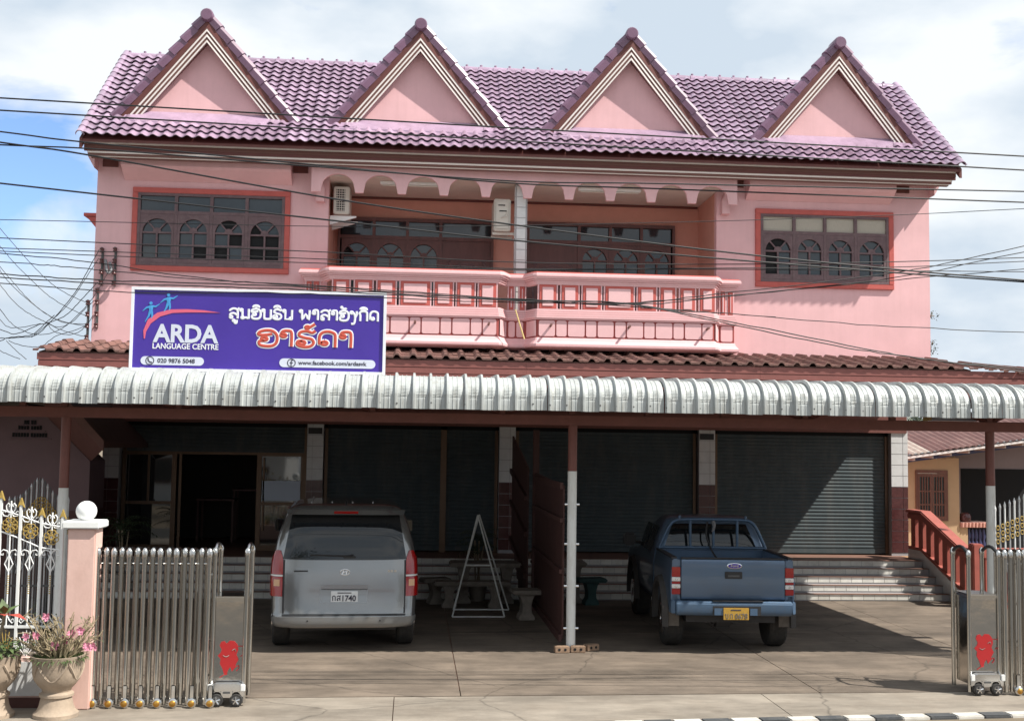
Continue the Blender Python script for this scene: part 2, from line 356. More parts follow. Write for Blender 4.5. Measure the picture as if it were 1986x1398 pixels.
# ---- walls
w = MB()
for xa, xb, wa, wb, wc, wd in ((-8, -3.73, -7.29, -4.49, 5.92, 7.385), (3.73, 8, 4.545, 7.21, 5.922, 7.353)):
    w.box(xa, wa, 0, .16, 4.2, 8.02); w.box(wb, xb, 0, .16, 4.2, 8.02); w.box(wa, wb, 0, .16, 4.2, wc); w.box(wa, wb, 0, .16, wd, 8.02)
w.box(-8, -7.84, .16, 5.2, 4.2, 8.02); w.box(7.84, 8, .16, 5.2, 4.2, 8.02); w.box(-8, -7.84, 1.5, 5.2, 0, 4.2); w.box(7.84, 8, 1.5, 5.2, 0, 4.2)
w.box(-7.84, 7.84, 5.04, 5.2, 0, 8.02)
w.box(-3.73, 3.73, 0.02, 1.45, 4.2, 4.60)
w.box(-7.84, -3.73, .16, 1.6, 4.2, 4.35); w.box(3.73, 7.84, .16, 1.6, 4.2, 4.35)
for s in (-1, 1):
    w.prism([(8.0*s, 7.72), (8.0*s, 8.04), (8.14*s, 8.04), (8.12*s, 7.93)], 'y', -.25, .05)
w.build('wall', 'pink', B)
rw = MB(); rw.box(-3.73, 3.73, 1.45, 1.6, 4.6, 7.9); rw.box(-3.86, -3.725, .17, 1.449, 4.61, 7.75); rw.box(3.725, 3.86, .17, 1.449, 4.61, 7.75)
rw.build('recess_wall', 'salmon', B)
MB().box(-3.72, 3.72, -.3, 1.44, 7.70, 7.80).build('balcony_ceiling', 'soffit_cream', B)
MB().box(-3.70, 3.70, 1.405, 1.448, 7.655, 7.698).build('ceiling_cornice', 'maroon', B)
MB().box(-8.0, 8.15, -.72, 0, 8.022, 8.05).build('eave_soffit', 'soffit_brown', B)
# ---- arched valance
v = MB(); px = -3.93; pit = .787; poly = [(-4.03, 8.02), (-4.03, 7.38), (-3.86, 7.38)]
for i in range(10):
    a = -3.93+pit*i; c = a+pit/2
    poly += [(a+.075, 7.38), (a+.09, 7.46)]+[(c+(pit/2-.10)*math.cos(t), 7.50+.225*math.sin(t)) for t in [PI-PI*k/12 for k in range(13)]]+[(a+pit-.09, 7.46), (a+pit-.075, 7.38)]
poly = [p for i, p in enumerate(poly) if i == 0 or (abs(p[0]-poly[i-1][0])+abs(p[1]-poly[i-1][1])) > 1e-4]
poly += [(4.03, 7.38), (4.03, 8.02)]
v.prism(poly, 'y', -.40, -.33)
v.build('arched_valance', 'pink', B)
MB().prism([(3.80, 7.25), (3.80, 7.5), (3.86, 7.66), (3.95, 7.5), (3.95, 7.25)], 'y', -.17, -.005).build('bracket', 'pink', B)
MB().prism([(-3.95, 7.25), (-3.95, 7.5), (-3.86, 7.66), (-3.80, 7.5), (-3.80, 7.25)], 'y', -.17, -.005).build('bracket', 'pink', B)
# ---- dark patches put in for the shaded gaps under the eaves, window hoods
for x in (-7.77, -4.27, 4.12, 7.45): MB().box(x-.14, x+.14, -.03, -.004, 7.80, 7.96).build('eave_gap', 'maroon', B)
for a, b in ((-7.5, -4.42), (4.30, 7.20)):
    MB().prism([(-.004, 7.56), (-.004, 8.018), (-.34, 8.018), (-.34, 7.78), (-.30, 7.74)], 'x', a, b).build('window_hood', 'pink', B)
MB().prism([(.8, 7.02), (2.2, 7.02), (2.2, 7.08), (.8, 7.08)], 'x', -8.45, -8.005).build('side_hood', 'red_trim', B)
MB().prism([(-8.003, 6.55), (-8.003, 7.01), (-8.40, 7.01)], 'y', .82, .9).build('hood_bracket', 'red_trim', B)

# ---- windows with arched leaves
def ribbon_arch(mb, cx, zc, r, x0, x1, ztop, y0, y1):
    pts = arc(cx, zc, r, 180, 0, 14)
    top = [(x0, zc)]+[(cx-r, zc)]+pts[1:-1]+[(cx+r, zc), (x1, zc), (x1, ztop), (x0, ztop)]
    mb.prism(top, 'y', y0, y1)
def leaf(win, x0, x1, z0, z1, y, glassm, blacked=()):  # blacked panes: tree reflections and gaps in the glass put in as black
    fr = MB(); st = .042; cx = (x0+x1)/2; r = min((x1-x0)/2-st, .27); zc = z1-.085-r
    fr.box(x0, cx-r, y, y+.05, z0, zc); fr.box(cx+r, x1, y, y+.05, z0, zc); fr.box(cx-r, cx+r, y, y+.05, z0, z0+.10)
    ribbon_arch(fr, cx, zc, r, x0, x1, z1, y, y+.05)
    zb = z0+.10; zm = (zb+zc)/2
    fr.box(cx-.016, cx+.016, y+.008, y+.045, zb, zc-.016); fr.box(cx-r, cx+r, y+.006, y+.044, zc-.016, zc+.016); fr.box(cx-r, cx-.016, y+.009, y+.046, zm-.014, zm+.014); fr.box(cx+.016, cx+r, y+.009, y+.046, zm-.014, zm+.014)
    fr.prism([(cx-.075, zc+.017)]+arc(cx, zc+.017, .075, 180, 0, 8)[1:], 'y', y+.007, y+.043)
    for a in (50, 130):
        d = (math.cos(math.radians(a)), math.sin(math.radians(a))); nx, nz = -d[1]*.013, d[0]*.013
        p0 = (cx+d[0]*.06, zc+d[1]*.06+.01); p1 = (cx+d[0]*(r+.01), zc+d[1]*(r+.01))
        fr.prism([(p0[0]+nx, p0[1]+nz), (p0[0]-nx, p0[1]-nz), (p1[0]-nx, p1[1]-nz), (p1[0]+nx, p1[1]+nz)], 'y', y+.010, y+.042)
    fr.build('window_leaf', 'wood_grey' if y < .5 else 'wood_dark', win)
    yy = y+.052
    for k, (a, b) in enumerate(((180, 133), (127, 53), (47, 0))):
        pl = [(cx, zc+.02)]+arc(cx, zc, r-.002, a, b, 6)
        MB().prism(pl, 'y', yy, yy+.008).build('pane', glassm if k not in blacked else 'dark_void', win)
    for i, (a, b) in enumerate(((cx-r, cx-.012), (cx+.012, cx+r))):
        for j, (c, d) in enumerate(((zb, zm-.01), (zm+.01, zc-.005))):
            ti = random.uniform(-.009, .009)
            MB().add([(a, yy+ti, c), (b, yy, c), (b, yy-ti*.6, d), (a, yy+ti*.4, d), (a, yy+.012, c), (b, yy+.012, c), (b, yy+.012, d), (a, yy+.012, d)], [(0, 1, 2, 3), (4, 5, 6, 7), (0, 1, 5, 4), (1, 2, 6, 5), (2, 3, 7, 6), (3, 0, 4, 7)]).build('pane', glassm if (3+i*2+j) not in blacked else 'dark_void', win)
def arched_window(x0, x1, z0, z1, curtain, blacked):
    tr = MB(); e = .10
    tr.box(x0, x1, -.05, .02, z1-e, z1); tr.box(x0, x1, -.05, .02, z0, z0+e); tr.box(x0, x0+e, -.05, .02, z0+e, z1-e); tr.box(x1-e, x1, -.05, .02, z0+e, z1-e)
    win = tr.build('window', 'red_trim', B, None, .008)
    win['label'] = 'wide wooden window with red surround'+(' and pale curtains' if curtain else ' and dusty panes, some blacked for gaps and tree reflections')
    a, b, c, d = x0+e+.002, x1-e-.002, z0+e+.002, z1-e-.002; f = MB(); k = .05; y0, y1 = -.045, .015
    zt = d-.36
    f.box(a, b, y0, y1, d-k, d); f.box(a, b, y0, y1, c, c+k); f.box(a, a+k, y0, y1, c+k, d-k); f.box(b-k, b, y0, y1, c+k, d-k); f.box(a+k, b-k, y0+.003, y1, zt-.03, zt+.03)
    n = 4; wd = (b-a-2*k)/n
    for i in range(1, n):
        x = a+k+wd*i; f.box(x-.03, x+.03, y0+.002, y1-.002, c+k, zt-.03); f.box(x-.03, x+.03, y0+.002, y1-.002, zt+.03, d-k)
    f.build('window_frame', 'wood_grey', win)
    for i in range(n):
        u0 = a+k+wd*i+(.03 if i else 0); u1 = a+k+wd*(i+1)-(.03 if i < n-1 else 0)
        MB().box(u0, u1, .0, .008, zt+.03, d-k).build('transom_pane', 'curtain' if curtain else 'glass', win)
        leaf(win, u0+.003, u1-.003, c+k+.003, zt-.033, -.04, 'glass', blacked.get(i, ()))
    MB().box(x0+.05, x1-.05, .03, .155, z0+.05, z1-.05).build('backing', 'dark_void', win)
MBW = arched_window(-7.34, -4.44, 5.87, 7.435, False, {0: (), 1: (5,), 2: (1, 3, 6), 3: (0, 3, 4, 5, 6)})
arched_window(4.495, 7.26, 5.872, 7.403, True, {0: (0, 1, 3, 4)})
# ---- balcony doors: one carved door leaf and three glazed leaves each
def door_set(x0, x1, z1, mirror):
    y = 1.36; f = MB(); z0 = 4.62; k = .05; zt = z1-.40
    f.box(x0, x1, y, 1.448, z1-.07, z1); f.box(x0, x0+k, y, 1.448, z0, z1-.07); f.box(x1-k, x1, y, 1.448, z0, z1-.07); f.box(x0+k, x1-k, y+.003, 1.448, zt-.035, zt+.035)
    dw = 1.02; lw = (x1-x0-2*k-dw)/3
    edges = [x0+k+dw+lw*i for i in range(4)] if mirror else [x0+k+lw*i for i in range(4)]
    cuts = edges[:3] if mirror else edges[1:]
    for x in cuts: f.box(x-.03, x+.03, y+.002, 1.447, z0, zt-.035); f.box(x-.03, x+.03, y+.002, 1.447, zt+.035, z1-.07)
    d = f.build('door_set', 'wood_dark', B)
    for i in range(3):
        a, b = edges[i]+.031, edges[i+1]-.031
        MB().box(a, b, y+.06, y+.07, zt+.036, z1-.071).build('transom_pane', 'glass', d)
        leaf(d, a, b, 5.1, zt-.037, y+.012, 'glass', (0,) if (i == 0 and not mirror) else ())
        MB().box(a, b, y+.012, y+.06, z0, 5.098).build('door_panel', 'wood_dark', d)
    a = x0+k if mirror else edges[3]+.031; b = edges[0]-.031 if mirror else x1-k
    MB().box(a, b, y+.06, y+.07, zt+.036, z1-.071).build('transom_pane', 'glass', d)
    MB().box(a, b, y+.03, y+.075, z0, zt-.037).build('carved_door', 'wood_dark', d)
    cx = (a+b)/2; zc = 5.98; cv = MB()
    for r in (.40, .36, .17, .13): cv.tube([(cx+u, y+.028, zc+w_) for u, w_ in arc(0, 0, r, 0, 180, 18)], .011, 5)
    for dx in (-.025, .025): cv.tube([(cx+dx, y+.028, zc+.17), (cx+dx, y+.028, zc+.36)], .01, 5)
    for s in (-1, 1):
        for q in (.0, .05, .1): cv.tube([(cx+s*(.17+q), y+.028, zc-.05-q), (cx+s*(.42-q*.3), y+.028, zc-.05-q), (cx+s*(.42-q*.3), y+.028, zc-.5)], .01, 5)
        cv.tube([(cx+s*.40, y+.028, zc+.42), (cx+s*.32, y+.028, zc+.46), (cx+s*.38, y+.028, zc+.36), (cx+s*.43, y+.028, zc+.3)], .012, 5)
        for q in (.04, .09, .13): cv.tube([(cx+s*q, y+.028, zc), (cx+s*q, y+.028, zc-.6)], .009, 5)
    cv.build('carving', 'wood_grey', d)
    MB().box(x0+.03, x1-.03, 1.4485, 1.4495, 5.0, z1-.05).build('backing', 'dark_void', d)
door_set(-3.64, -.51, 7.27, False)
door_set(.17, 3.22, 7.28, True)

# ---- balcony
BP = [(-4.10, 0), (-4.10, -.45), (-3.80, -.45)]
def scurve(xa, ya, xb, yb, n=8):
    return [(lerp(xa, xb, t), lerp(ya, yb, t*t*(3-2*t))) for t in [i/n for i in range(1, n+1)]]
BP += scurve(-3.80, -.45, -3.60, -.8)+[(-.55, -.8)]+scurve(-.55, -.8, -.35, -.45)+[(-.03, -.45)]+scurve(-.03, -.45, .17, -.8)+[(3.47, -.8)]+scurve(3.47, -.8, 3.67, -.45)+[(3.97, -.45), (3.97, 0)]
def sweep(profile, path, mb=None, m=0):
    """profile: (outward, z) closed; path: plan polyline, outward is towards -Y / away from the wall"""
    mb = mb or MB(); n = len(path); nor = []
    for i in range(n):
        a = Vector(path[max(i-1, 0)]); b = Vector(path[min(i+1, n-1)]); p = Vector(path[i])
        d1 = (p-a).normalized() if i else (b-p).normalized(); d2 = (b-p).normalized() if i < n-1 else d1
        t1 = Vector((d1.y, -d1.x)); t2 = Vector((d2.y, -d2.x)); mm = (t1+t2).normalized(); k = 1/max(.5, mm.dot(t1)); nor.append(mm*k)
    vs = []; k = len(profile)
    for i in range(n):
        for o, z in profile: vs.append((path[i][0]+nor[i].x*o, path[i][1]+nor[i].y*o, z))
    fs = []
    for i in range(n-1):
        for j in range(k): fs.append((i*k+j, i*k+(j+1) % k, (i+1)*k+(j+1) % k, (i+1)*k+j))
    fs += [tuple(range(k)), tuple((n-1)*k+j for j in range(k))]
    return mb.add(vs, fs, m)
bal = sweep([(-.10, 5.70), (.0, 5.70), (.0, 5.735), (.02, 5.735), (.02, 5.77), (.045, 5.77), (.045, 5.80), (.07, 5.80), (.075, 5.835), (.10, 5.84), (.10, 5.875), (.085, 5.885), (.085, 5.905), (-.16, 5.905), (-.16, 5.86), (-.10, 5.85)], BP).build('balcony', 'pale_pink', B)
sweep([(-.15, 5.906), (.08, 5.906), (.06, 5.925), (-.13, 5.925)], BP).build('rail_cap', 'red_trim', bal)
for z0, z1, o in ((5.766, 5.774, .027), (5.796, 5.804, .052)): sweep([(o-.03, z0), (o, z0), (o, z1), (o-.03, z1)], BP).build('rail_groove', 'groove_red', bal)
sweep([(-.14, 5.05), (.02, 5.05), (.02, 5.075), (.045, 5.08), (.045, 5.115), (.03, 5.115), (.03, 5.155), (.015, 5.155), (.015, 5.195), (0, 5.195), (0, 5.25), (-.14, 5.25)], BP).build('lower_moulding', 'pale_pink', bal)
for z, o in ((5.115, .034), (5.155, .022), (5.195, .006)): sweep([(o-.03, z-.004), (o, z-.004), (o, z+.006), (o-.03, z+.006)], BP).build('moulding_groove', 'groove_red', bal)
sweep([(-.14, 4.72), (-.012, 4.72), (-.012, 5.049), (-.14, 5.049)], BP).build('apron', 'groove_red', bal)
sweep([(-.30, 4.52), (-.10, 4.50), (.05, 4.54), (.065, 4.56), (.065, 4.60), (.02, 4.66), (-.005, 4.72), (-.30, 4.719)], BP).build('base_moulding', 'pale_pink', bal)
MB().box(-4.05, 3.92, -.42, .0, 4.53, 4.66).build('balcony_slab', 'pink', bal)
def rrect(x0, x1, z0, z1, r=.035):
    out = []
    for cx, cz, a in ((x1-r, z1-r, 0), (x0+r, z1-r, 90), (x0+r, z0+r, 180), (x1-r, z0+r, 270)): out += arc(cx, cz, r, a, a+90, 4)
    return out
PL = [(-3.548, -3.266), (-3.156, -2.849), (-2.75, -2.429), (-2.331, -1.798), (-1.711, -1.388), (-1.301, -.989), (-.901, -.589), (.208, .523), (.624, .928), (1.017, 1.347), (1.436, 1.959), (2.048, 2.381), (2.471, 2.741), (2.844, 3.114), (3.217, 3.489)]
def bal_panel(a, b, y, inset=True):
    p = MB().box(a, b, y, y+.10, 5.252, 5.698).build('baluster_panel', 'red_trim', bal, None, .006)
    q = MB(); e = .055
    q.box(a+e, b-e, y-.012, y-.001, 5.30, 5.65)
    q.build('panel_face', 'pale_pink', p, None, .005)
    for u in (a-.028, b+.004): MB().box(u, u+.024, y+.012, y+.09, 5.252, 5.698).build('panel_edge', 'pink', p)
for a, b in PL: bal_panel(a, b, -.80)
for a, b in ((-4.06, -3.97), (-3.93, -3.83), (-.32, -.24), (-.12, -.03), (3.70, 3.78), (3.84, 3.93)): bal_panel(a, b, -.45)
LP = [(-3.56, -3.28), (-3.27, -3.03), (-3.02, -2.73), (-2.72, -2.52), (-2.505, -2.17), (-2.16, -1.953), (-1.943, -1.611), (-1.60, -1.395), (-1.385, -1.059), (-1.049, -.84), (-.83, -.57),
      (.197, .512), (.522, .726), (.737, 1.06), (1.073, 1.276), (1.289, 1.598), (1.614, 1.823), (1.833, 2.149), (2.159, 2.364), (2.374, 2.697), (2.707, 2.91), (2.923, 3.242), (3.252, 3.459)]
for a, b in LP: MB().prism(rrect(a+.008, b-.008, 4.745, 5.035), 'y', -.803, -.78).build('apron_panel', 'pale_pink', bal)
for a, b in ((-4.06, -3.83), (-.335, -.20), (-.185, -.045), (3.69, 3.93)): MB().prism(rrect(a+.008, b-.008, 4.745, 5.035), 'y', -.453, -.43).build('apron_panel', 'pale_pink', bal)
MB().prism(rrect(-.40, -.10, 4.745, 5.035), 'x', 3.972, 3.96).build('apron_panel', 'pale_pink', bal)
for s, (xa, xb) in enumerate(((-3.78, -3.62), (-.53, -.37), (-.01, .15), (3.49, 3.65))):
    c = scurve(xa, -.45 if s in (0, 2) else -.8, xb, -.8 if s in (0, 2) else -.45); sweep([(.0, 4.745), (.004, 4.745), (.004, 5.035), (.0, 5.035)], c).build('apron_panel', 'pale_pink', bal)
for x, y in ((-3.2, -.8), (-2.06, -.8), (-.72, -.8), (.42, -.8), (1.87, -.8), (3.34, -.8)):
    MB().tube([(x, y+.05, 4.93), (x, y-.16, 4.945)], .022, 8).build('drain_pipe', 'fascia_brown', bal)
# central tiled pillar
pl = MB().box(-.20, .02, -.13, .09, 4.6, 7.69).build('tiled_pillar', 'tile_grout', B)
tl = MB().box(-.085, .085, -.004, .004, .005, .195).mesh('tile', 'tile_white', None, .002)
for i in range(15): inst('tile', tl, (-.09, -.134, 4.62+i*.203), pl)
t2 = MB().box(-.004, .004, -.095, .095, .005, .195).mesh('tile', 'tile_white', None, .002)
for i in range(15): inst('tile', t2, (-.204, -.02, 4.62+i*.203), pl); inst('tile', t2, (.024, -.02, 4.62+i*.203), pl)

# ---- eave fascia
XL, XR = -8.07, 8.22
f = MB(); f.box(XL, XR, -.70, -.66, 7.93, 8.15); fa = f.build('eave_fascia', 'maroon', B)
MB().box(XL, XR, -.722, -.701, 8.055, 8.085).build('fascia_stripe', 'cream_line', fa)
MB().box(XL, XR, -.712, -.701, 7.985, 8.055).build('fascia_board', 'fascia_brown', fa)
MB().box(XL+.06, XR-.06, -.655, -.60, 7.86, 7.965).build('fascia_board', 'fascia_brown', fa)
MB().box(XL+.06, XR-.06, -.678, -.656, 7.90, 7.932).build('fascia_stripe', 'cream_line', fa)
MB().box(XL+.10, XR-.10, -.598, -.52, 7.83, 8.02).build('fascia_board', 'fascia_brown', fa)
MB().box(XL+.10, XR-.10, -.518, -.44, 7.90, 8.02).build('fascia_board', 'maroon', fa)
MB().box(XL+.10, XR-.10, -.618, -.601, 7.843, 7.862).build('fascia_stripe', 'cream_line', fa)
# ---- main roof
Y0, Z0, YR, ZR = -.92, 8.13, 2.1, 10.62
SL = math.atan2(ZR-Z0, YR-Y0); LEN = math.hypot(YR-Y0, ZR-Z0); ROWS = 17; EXP = LEN/ROWS; TW = .40
def zr(y): return Z0+(y-Y0)*math.tan(SL)
rp = MB()
rp.prism([(Y0+.06, Z0-.03), (YR, ZR-.04), (5.2, zr(-1.0)), (5.2, zr(-1.0)-.06), (YR, ZR-.12), (Y0+.06, Z0-.08)], 'x', XL, XR)
roof = rp.build('roof', 'maroon', B)
DX = [-6.02, -2.062, 1.963, 6.05]; DAZ = 10.64; DBZ = 8.70; DHW = 1.63; DYB = -.26; DYA = -.40
dsl = (DAZ-DBZ)/DHW
def in_dormer(x, y):
    for c in DX:
        zd = DAZ-.03-abs(x-c)*dsl
        if y > -.1 and zd > zr(y)+.02: return True
        if -.42 < y and abs(x-c) < 1.30 and y < .3: return True
    return False
def wave(u):
    t = (u % 1.0); return .5+.5*math.cos(2*PI*(t-.34)) if t < .84 else .5+.5*math.cos(2*PI*(t-.34))
def tile_mesh(name, m, w, l, nw, amp, th, seg=7):
    us = lin(0, w, nw*seg); mb = MB(); top = []; 
    def hz(u): 
        t = (u/w*nw) % 1.0
        return amp*(math.sin(PI*min(1, t/.62)) if t < .62 else -.25*math.sin(PI*(t-.62)/.38))
    n = len(us)
    vs = [(u, 0, hz(u)+th) for u in us]+[(u, l, hz(u)) for u in us]+[(u, 0, hz(u)+th-.012) for u in us]
    fs = [(i, i+1, n+i+1, n+i) for i in range(n-1)]+[(2*n+i, 2*n+i+1, i+1, i) for i in range(n-1)]
    mb.add(vs, fs); return mb.mesh(name, m, 50)
tm = tile_mesh('roof_tile', 'purple', TW, EXP+.06, 2, .036, .050)
RX = Euler((SL, 0, 0)).to_matrix()
ncol = int(round((XR-XL)/TW)); stuff = MB(); cnt = 0
tv = [Vector(v.co) for v in tm.vertices]; tf = [tuple(p.vertices) for p in tm.polygons]
for r in range(ROWS):
    y = Y0+r*EXP*math.cos(SL); z = Z0+r*EXP*math.sin(SL)+.012
    for c in range(ncol):
        x = XL+c*TW+random.uniform(-.004, .004); ym = y+.5*EXP*math.cos(SL)
        if in_dormer(x+TW*.25, ym) and in_dormer(x+TW*.75, ym): continue
        jz = random.uniform(-.003, .003)
        if cnt < 285:
            inst('roof_tile', tm, (x, y, z+jz), roof, (SL+random.uniform(-.006, .006), 0, random.uniform(-.006, .006))); cnt += 1
        else:
            stuff.add([RX @ p+Vector((x, y, z+jz)) for p in tv], tf)
o = stuff.build('roof_tiles', 'purple', roof, 50, kind='stuff')
# ridge caps, verge caps
def cap_mesh(name, m, l, r, th=.012):
    prof = arc(0, 0, r, -8, 188, 10); n = len(prof)
    vs = [(0, u*1.06, w_+th) for u, w_ in prof]+[(l, u*.94, w_) for u, w_ in prof]+[(0, u*.9, w_-.006) for u, w_ in prof]
    fs = [(i, i+1, n+i+1, n+i) for i in range(n-1)]+[(i, i+1, 2*n+i+1, 2*n+i) for i in range(n-1)]
    return MB().add(vs, fs).mesh(name, m, 50)
cm = cap_mesh('ridge_cap', 'purple', .34, .10)
nb = int((XR-XL)/.30)
for i in range(nb): inst('ridge_cap', cm, (XL+i*(XR-XL)/nb, YR, ZR-.045), roof)
kn = MB().lathe([(.0, 0), (.025, .0), (.03, .035), (.0, .055)], (0, 0, 0), 8).mesh('ridge_knob', 'purple', 60)
for i in range(nb): inst('ridge_knob', kn, (XL+.05+i*(XR-XL)/nb, YR, ZR+.062), roof)
vc = cap_mesh('verge_cap', 'purple', EXP+.04, .075)
for s, X in ((-1, XL-.02), (1, XR+.02)):
    for r in range(ROWS):
        y = Y0+r*EXP*math.cos(SL); z = Z0+r*EXP*math.sin(SL)
        inst('verge_cap', vc, (X, y, z+.03), roof, (0, -SL, PI/2))
    for r in range(ROWS*2):
        y = Y0+(r+.2)*EXP*.5*math.cos(SL); z = Z0+(r+.2)*EXP*.5*math.sin(SL)
    MB().prism([(Y0+.05, Z0-.02), (YR, ZR-.02), (YR, ZR-.2), (Y0+.05, Z0-.2)], 'x', X-.02 if s < 0 else X-.03, X+.03 if s < 0 else X+.02).build('verge_board', 'maroon', roof)
# ---- dormer gables
def rake_bar(mb, c, s, o0, o1, yd, th, m=0, zcut=None):
    """bar parallel to the rake of the gable at x=c, side s, between perpendicular offsets o0..o1 below the rake line"""
    ln = math.hypot(DHW, DAZ-DBZ); cosn = DHW/ln
    zc = DBZ-.02 if zcut is None else zcut; vs = []
    for o in (o0, o1):
        za = DAZ-o/cosn                                  # on the centre line
        xb = (za-zc)/dsl
        for (x, z, yy) in ((0, za, lerp(DYA, DYB, 0)), (xb, zc, lerp(DYA, DYB, 1))):
            for t in (0, th): vs.append((c+s*x, yy+yd+t, z))
    return mb.add(vs, [(0, 2, 6, 4), (1, 5, 7, 3), (0, 1, 3, 2), (4, 6, 7, 5), (0, 4, 5, 1), (2, 3, 7, 6)], m)
rl = math.sqrt(DHW**2+(DAZ-DBZ)**2+(DYA-DYB)**2)
rcap = None
for c in DX:
    g = MB().prism([(c-1.50, 8.72), (c+1.50, 8.72), (c, 10.50)], 'y', -.15, .0).build('gable_wall', 'pink', B)
    d = MB()
    for s in (-1, 1):
        def slab(z_off, th):
            A0 = (c, DYA, DAZ+z_off); A1 = (c, 1.95, DAZ-.18+z_off); B0 = (c+s*DHW, DYB, DBZ+z_off); yb = .1
            B1 = (c+s*DHW, DYB+.1, DBZ+z_off); return A0, A1, B1, B0
        A0, A1, B1, B0 = slab(-.02, 0); vs = [A0, A1, B1, B0]+[(x, y, z-.09) for x, y, z in (A0, A1, B1, B0)]
        d.add(vs, [(0, 1, 2, 3), (4, 5, 6, 7), (0, 1, 5, 4), (1, 2, 6, 5), (2, 3, 7, 6), (3, 0, 4, 7)])
    dr = d.build('gable_roof', 'purple', B)
    for s in (-1, 1):
        for nm, o0, o1, yo, th, mm in (('barge_board', .04, .17, -.012, .05, 'maroon'), ('rake_stripe', .172, .202, -.008, .03, 'cream_line'), ('rake_board', .204, .237, .006, .03, 'fascia_brown'), ('rake_stripe', .239, .268, .002, .03, 'cream_line'), ('rake_board', .27, .303, .016, .03, 'fascia_brown'), ('rake_stripe', .305, .331, .012, .03, 'cream_line')):
            rake_bar(MB(), c, s, o0, o1, yo, th).build(nm, mm, dr)
        # soffit of the overhang, widest at the apex
        ln = math.hypot(DHW, DAZ-DBZ); cosn = DHW/ln; sv = []
        for o_ in (.29,):
            za = DAZ-o_/cosn; zc = DBZ; xb = (za-zc)/dsl
            for zo in (0, -.02):
                sv += [(c, DYA+.05, za+zo), (c+s*xb, DYB+.05, zc+zo), (c+s*xb, -.10, zc+zo), (c, -.10, za+zo)]
        MB().add(sv, [(0, 1, 2, 3), (4, 5, 6, 7), (0, 1, 5, 4), (1, 2, 6, 5), (2, 3, 7, 6), (3, 0, 4, 7)]).build('rake_soffit', 'soffit_brown', dr)
        # stepped cap tiles up the rake
        nC = 8; apex = Vector((c, DYA+.05, DAZ-.02)); base = Vector((c+s*(DHW+.02), DYB+.05, DBZ-.04)); dv = (apex-base)/nC
        ang = math.atan2(dv.z, abs(dv.x))
        if rcap is None:
            L_ = dv.length+.05; vs = []
            prof = [(-.085, -.075), (-.105, .035), (-.07, .09), (.06, .10), (.20, .06)]
            n = len(prof)
            for x, k, lift in ((0, 1.0, .022), (L_, .93, 0)): vs += [(x, u*k, (w_)*k+lift) for u, w_ in prof]
            vs += [(0, u*.85, w_*.85) for u, w_ in prof]
            fs = [(i, i+1, n+i+1, n+i) for i in range(n-1)]+[(i, i+1, 2*n+i+1, 2*n+i) for i in range(n-1)]
            rcap = MB().add(vs, fs).mesh('rake_cap', 'purple_shaded', 40)
            rcapm = MB().add([(-x, y, z) for x, y, z in vs], fs).mesh('rake_cap', 'purple_shaded', 40)
        for i in range(nC):
            p = base+dv*i; yr = math.atan2(dv.y, abs(dv.x))
            R_ = Matrix.Rotation(0, 3, 'Z')
            e = Euler((0, -ang if s < 0 else ang, 0))
            # turn slightly so the caps follow the forward-leaning rake
            q = inst('rake_cap', rcap if s < 0 else rcapm, p, dr, e)
    MB().lathe([(.0, -.05), (.10, -.05), (.12, -.02), (.12, .34), (.0, .34)], (c, DYA-.06, DAZ-.025), 16, ax='y').build('ridge_end', 'purple_shaded', dr, 40)
    for i in range(2): inst('ridge_cap', cm, (c, DYA+.30+i*.3, DAZ-.06-i*.03), dr, (0, .1, PI/2))
    # apron flashing at the foot of the gable wall
    MB().add([(c-1.5, -.44, zr(-.44)+.055), (c+1.5, -.44, zr(-.44)+.055), (c+1.42, -.155, 8.84), (c-1.42, -.155, 8.84), (c-1.5, -.44, zr(-.44)+.03), (c+1.5, -.44, zr(-.44)+.03), (c+1.42, -.155, 8.77), (c-1.42, -.155, 8.77)],
             [(0, 1, 2, 3), (4, 5, 6, 7), (0, 1, 5, 4), (1, 2, 6, 5), (2, 3, 7, 6), (3, 0, 4, 7)]).build('apron_flashing', 'purple', dr)

# ---- lean-to roof below the balcony
lt = MB(); LX0, LX1 = -8.42, 8.02
lt.prism([(-1.6, 4.22), (.0, 4.50), (.0, 4.46), (-1.6, 4.18)], 'x', LX0, LX1); lt.box(8.021, 9.7, -1.6, -.6, 4.10, 4.14)
ln_ = lt.build('lean_to_roof', 'lean_tile', B)
LTW = .285; lsl = math.atan2(.28, 1.6)
def trap_tile(w, l, amp, th):
    pr = [(0, 0), (.30, 0), (.45, 1), (.62, 1), (.78, 0), (1.0, 0)]
    vs = [(u*w, 0, h*amp+th) for u, h in pr]+[(u*w, l, h*amp) for u, h in pr]+[(u*w, 0, h*amp-.012) for u, h in pr]
    n = len(pr); return MB().add(vs, [(i, i+1, n+i+1, n+i) for i in range(n-1)]+[(2*n+i, 2*n+i+1, i+1, i) for i in range(n-1)])
ltm = trap_tile(LTW, .45, .055, .022).mesh('roof_tile', 'lean_tile')
for i in range(64):
    x = LX0-.08+i*LTW
    ext = x > 8.0
    zb = 4.235-(.0 if not ext else min(.10, (x-8.0)*.06))
    for k in range(2 if ext else 4):
        inst('roof_tile', ltm, (x, -1.68+k*.41, zb+k*.41*math.tan(lsl)+random.uniform(-.006, .006)), ln_, (lsl+random.uniform(-.01, .01), 0, random.uniform(-.015, .015)))
lf = MB().box(LX0+.0, 9.7, -1.60, -1.56, 3.60, 4.20).build('lean_to_fascia', 'lean_fascia', ln_)
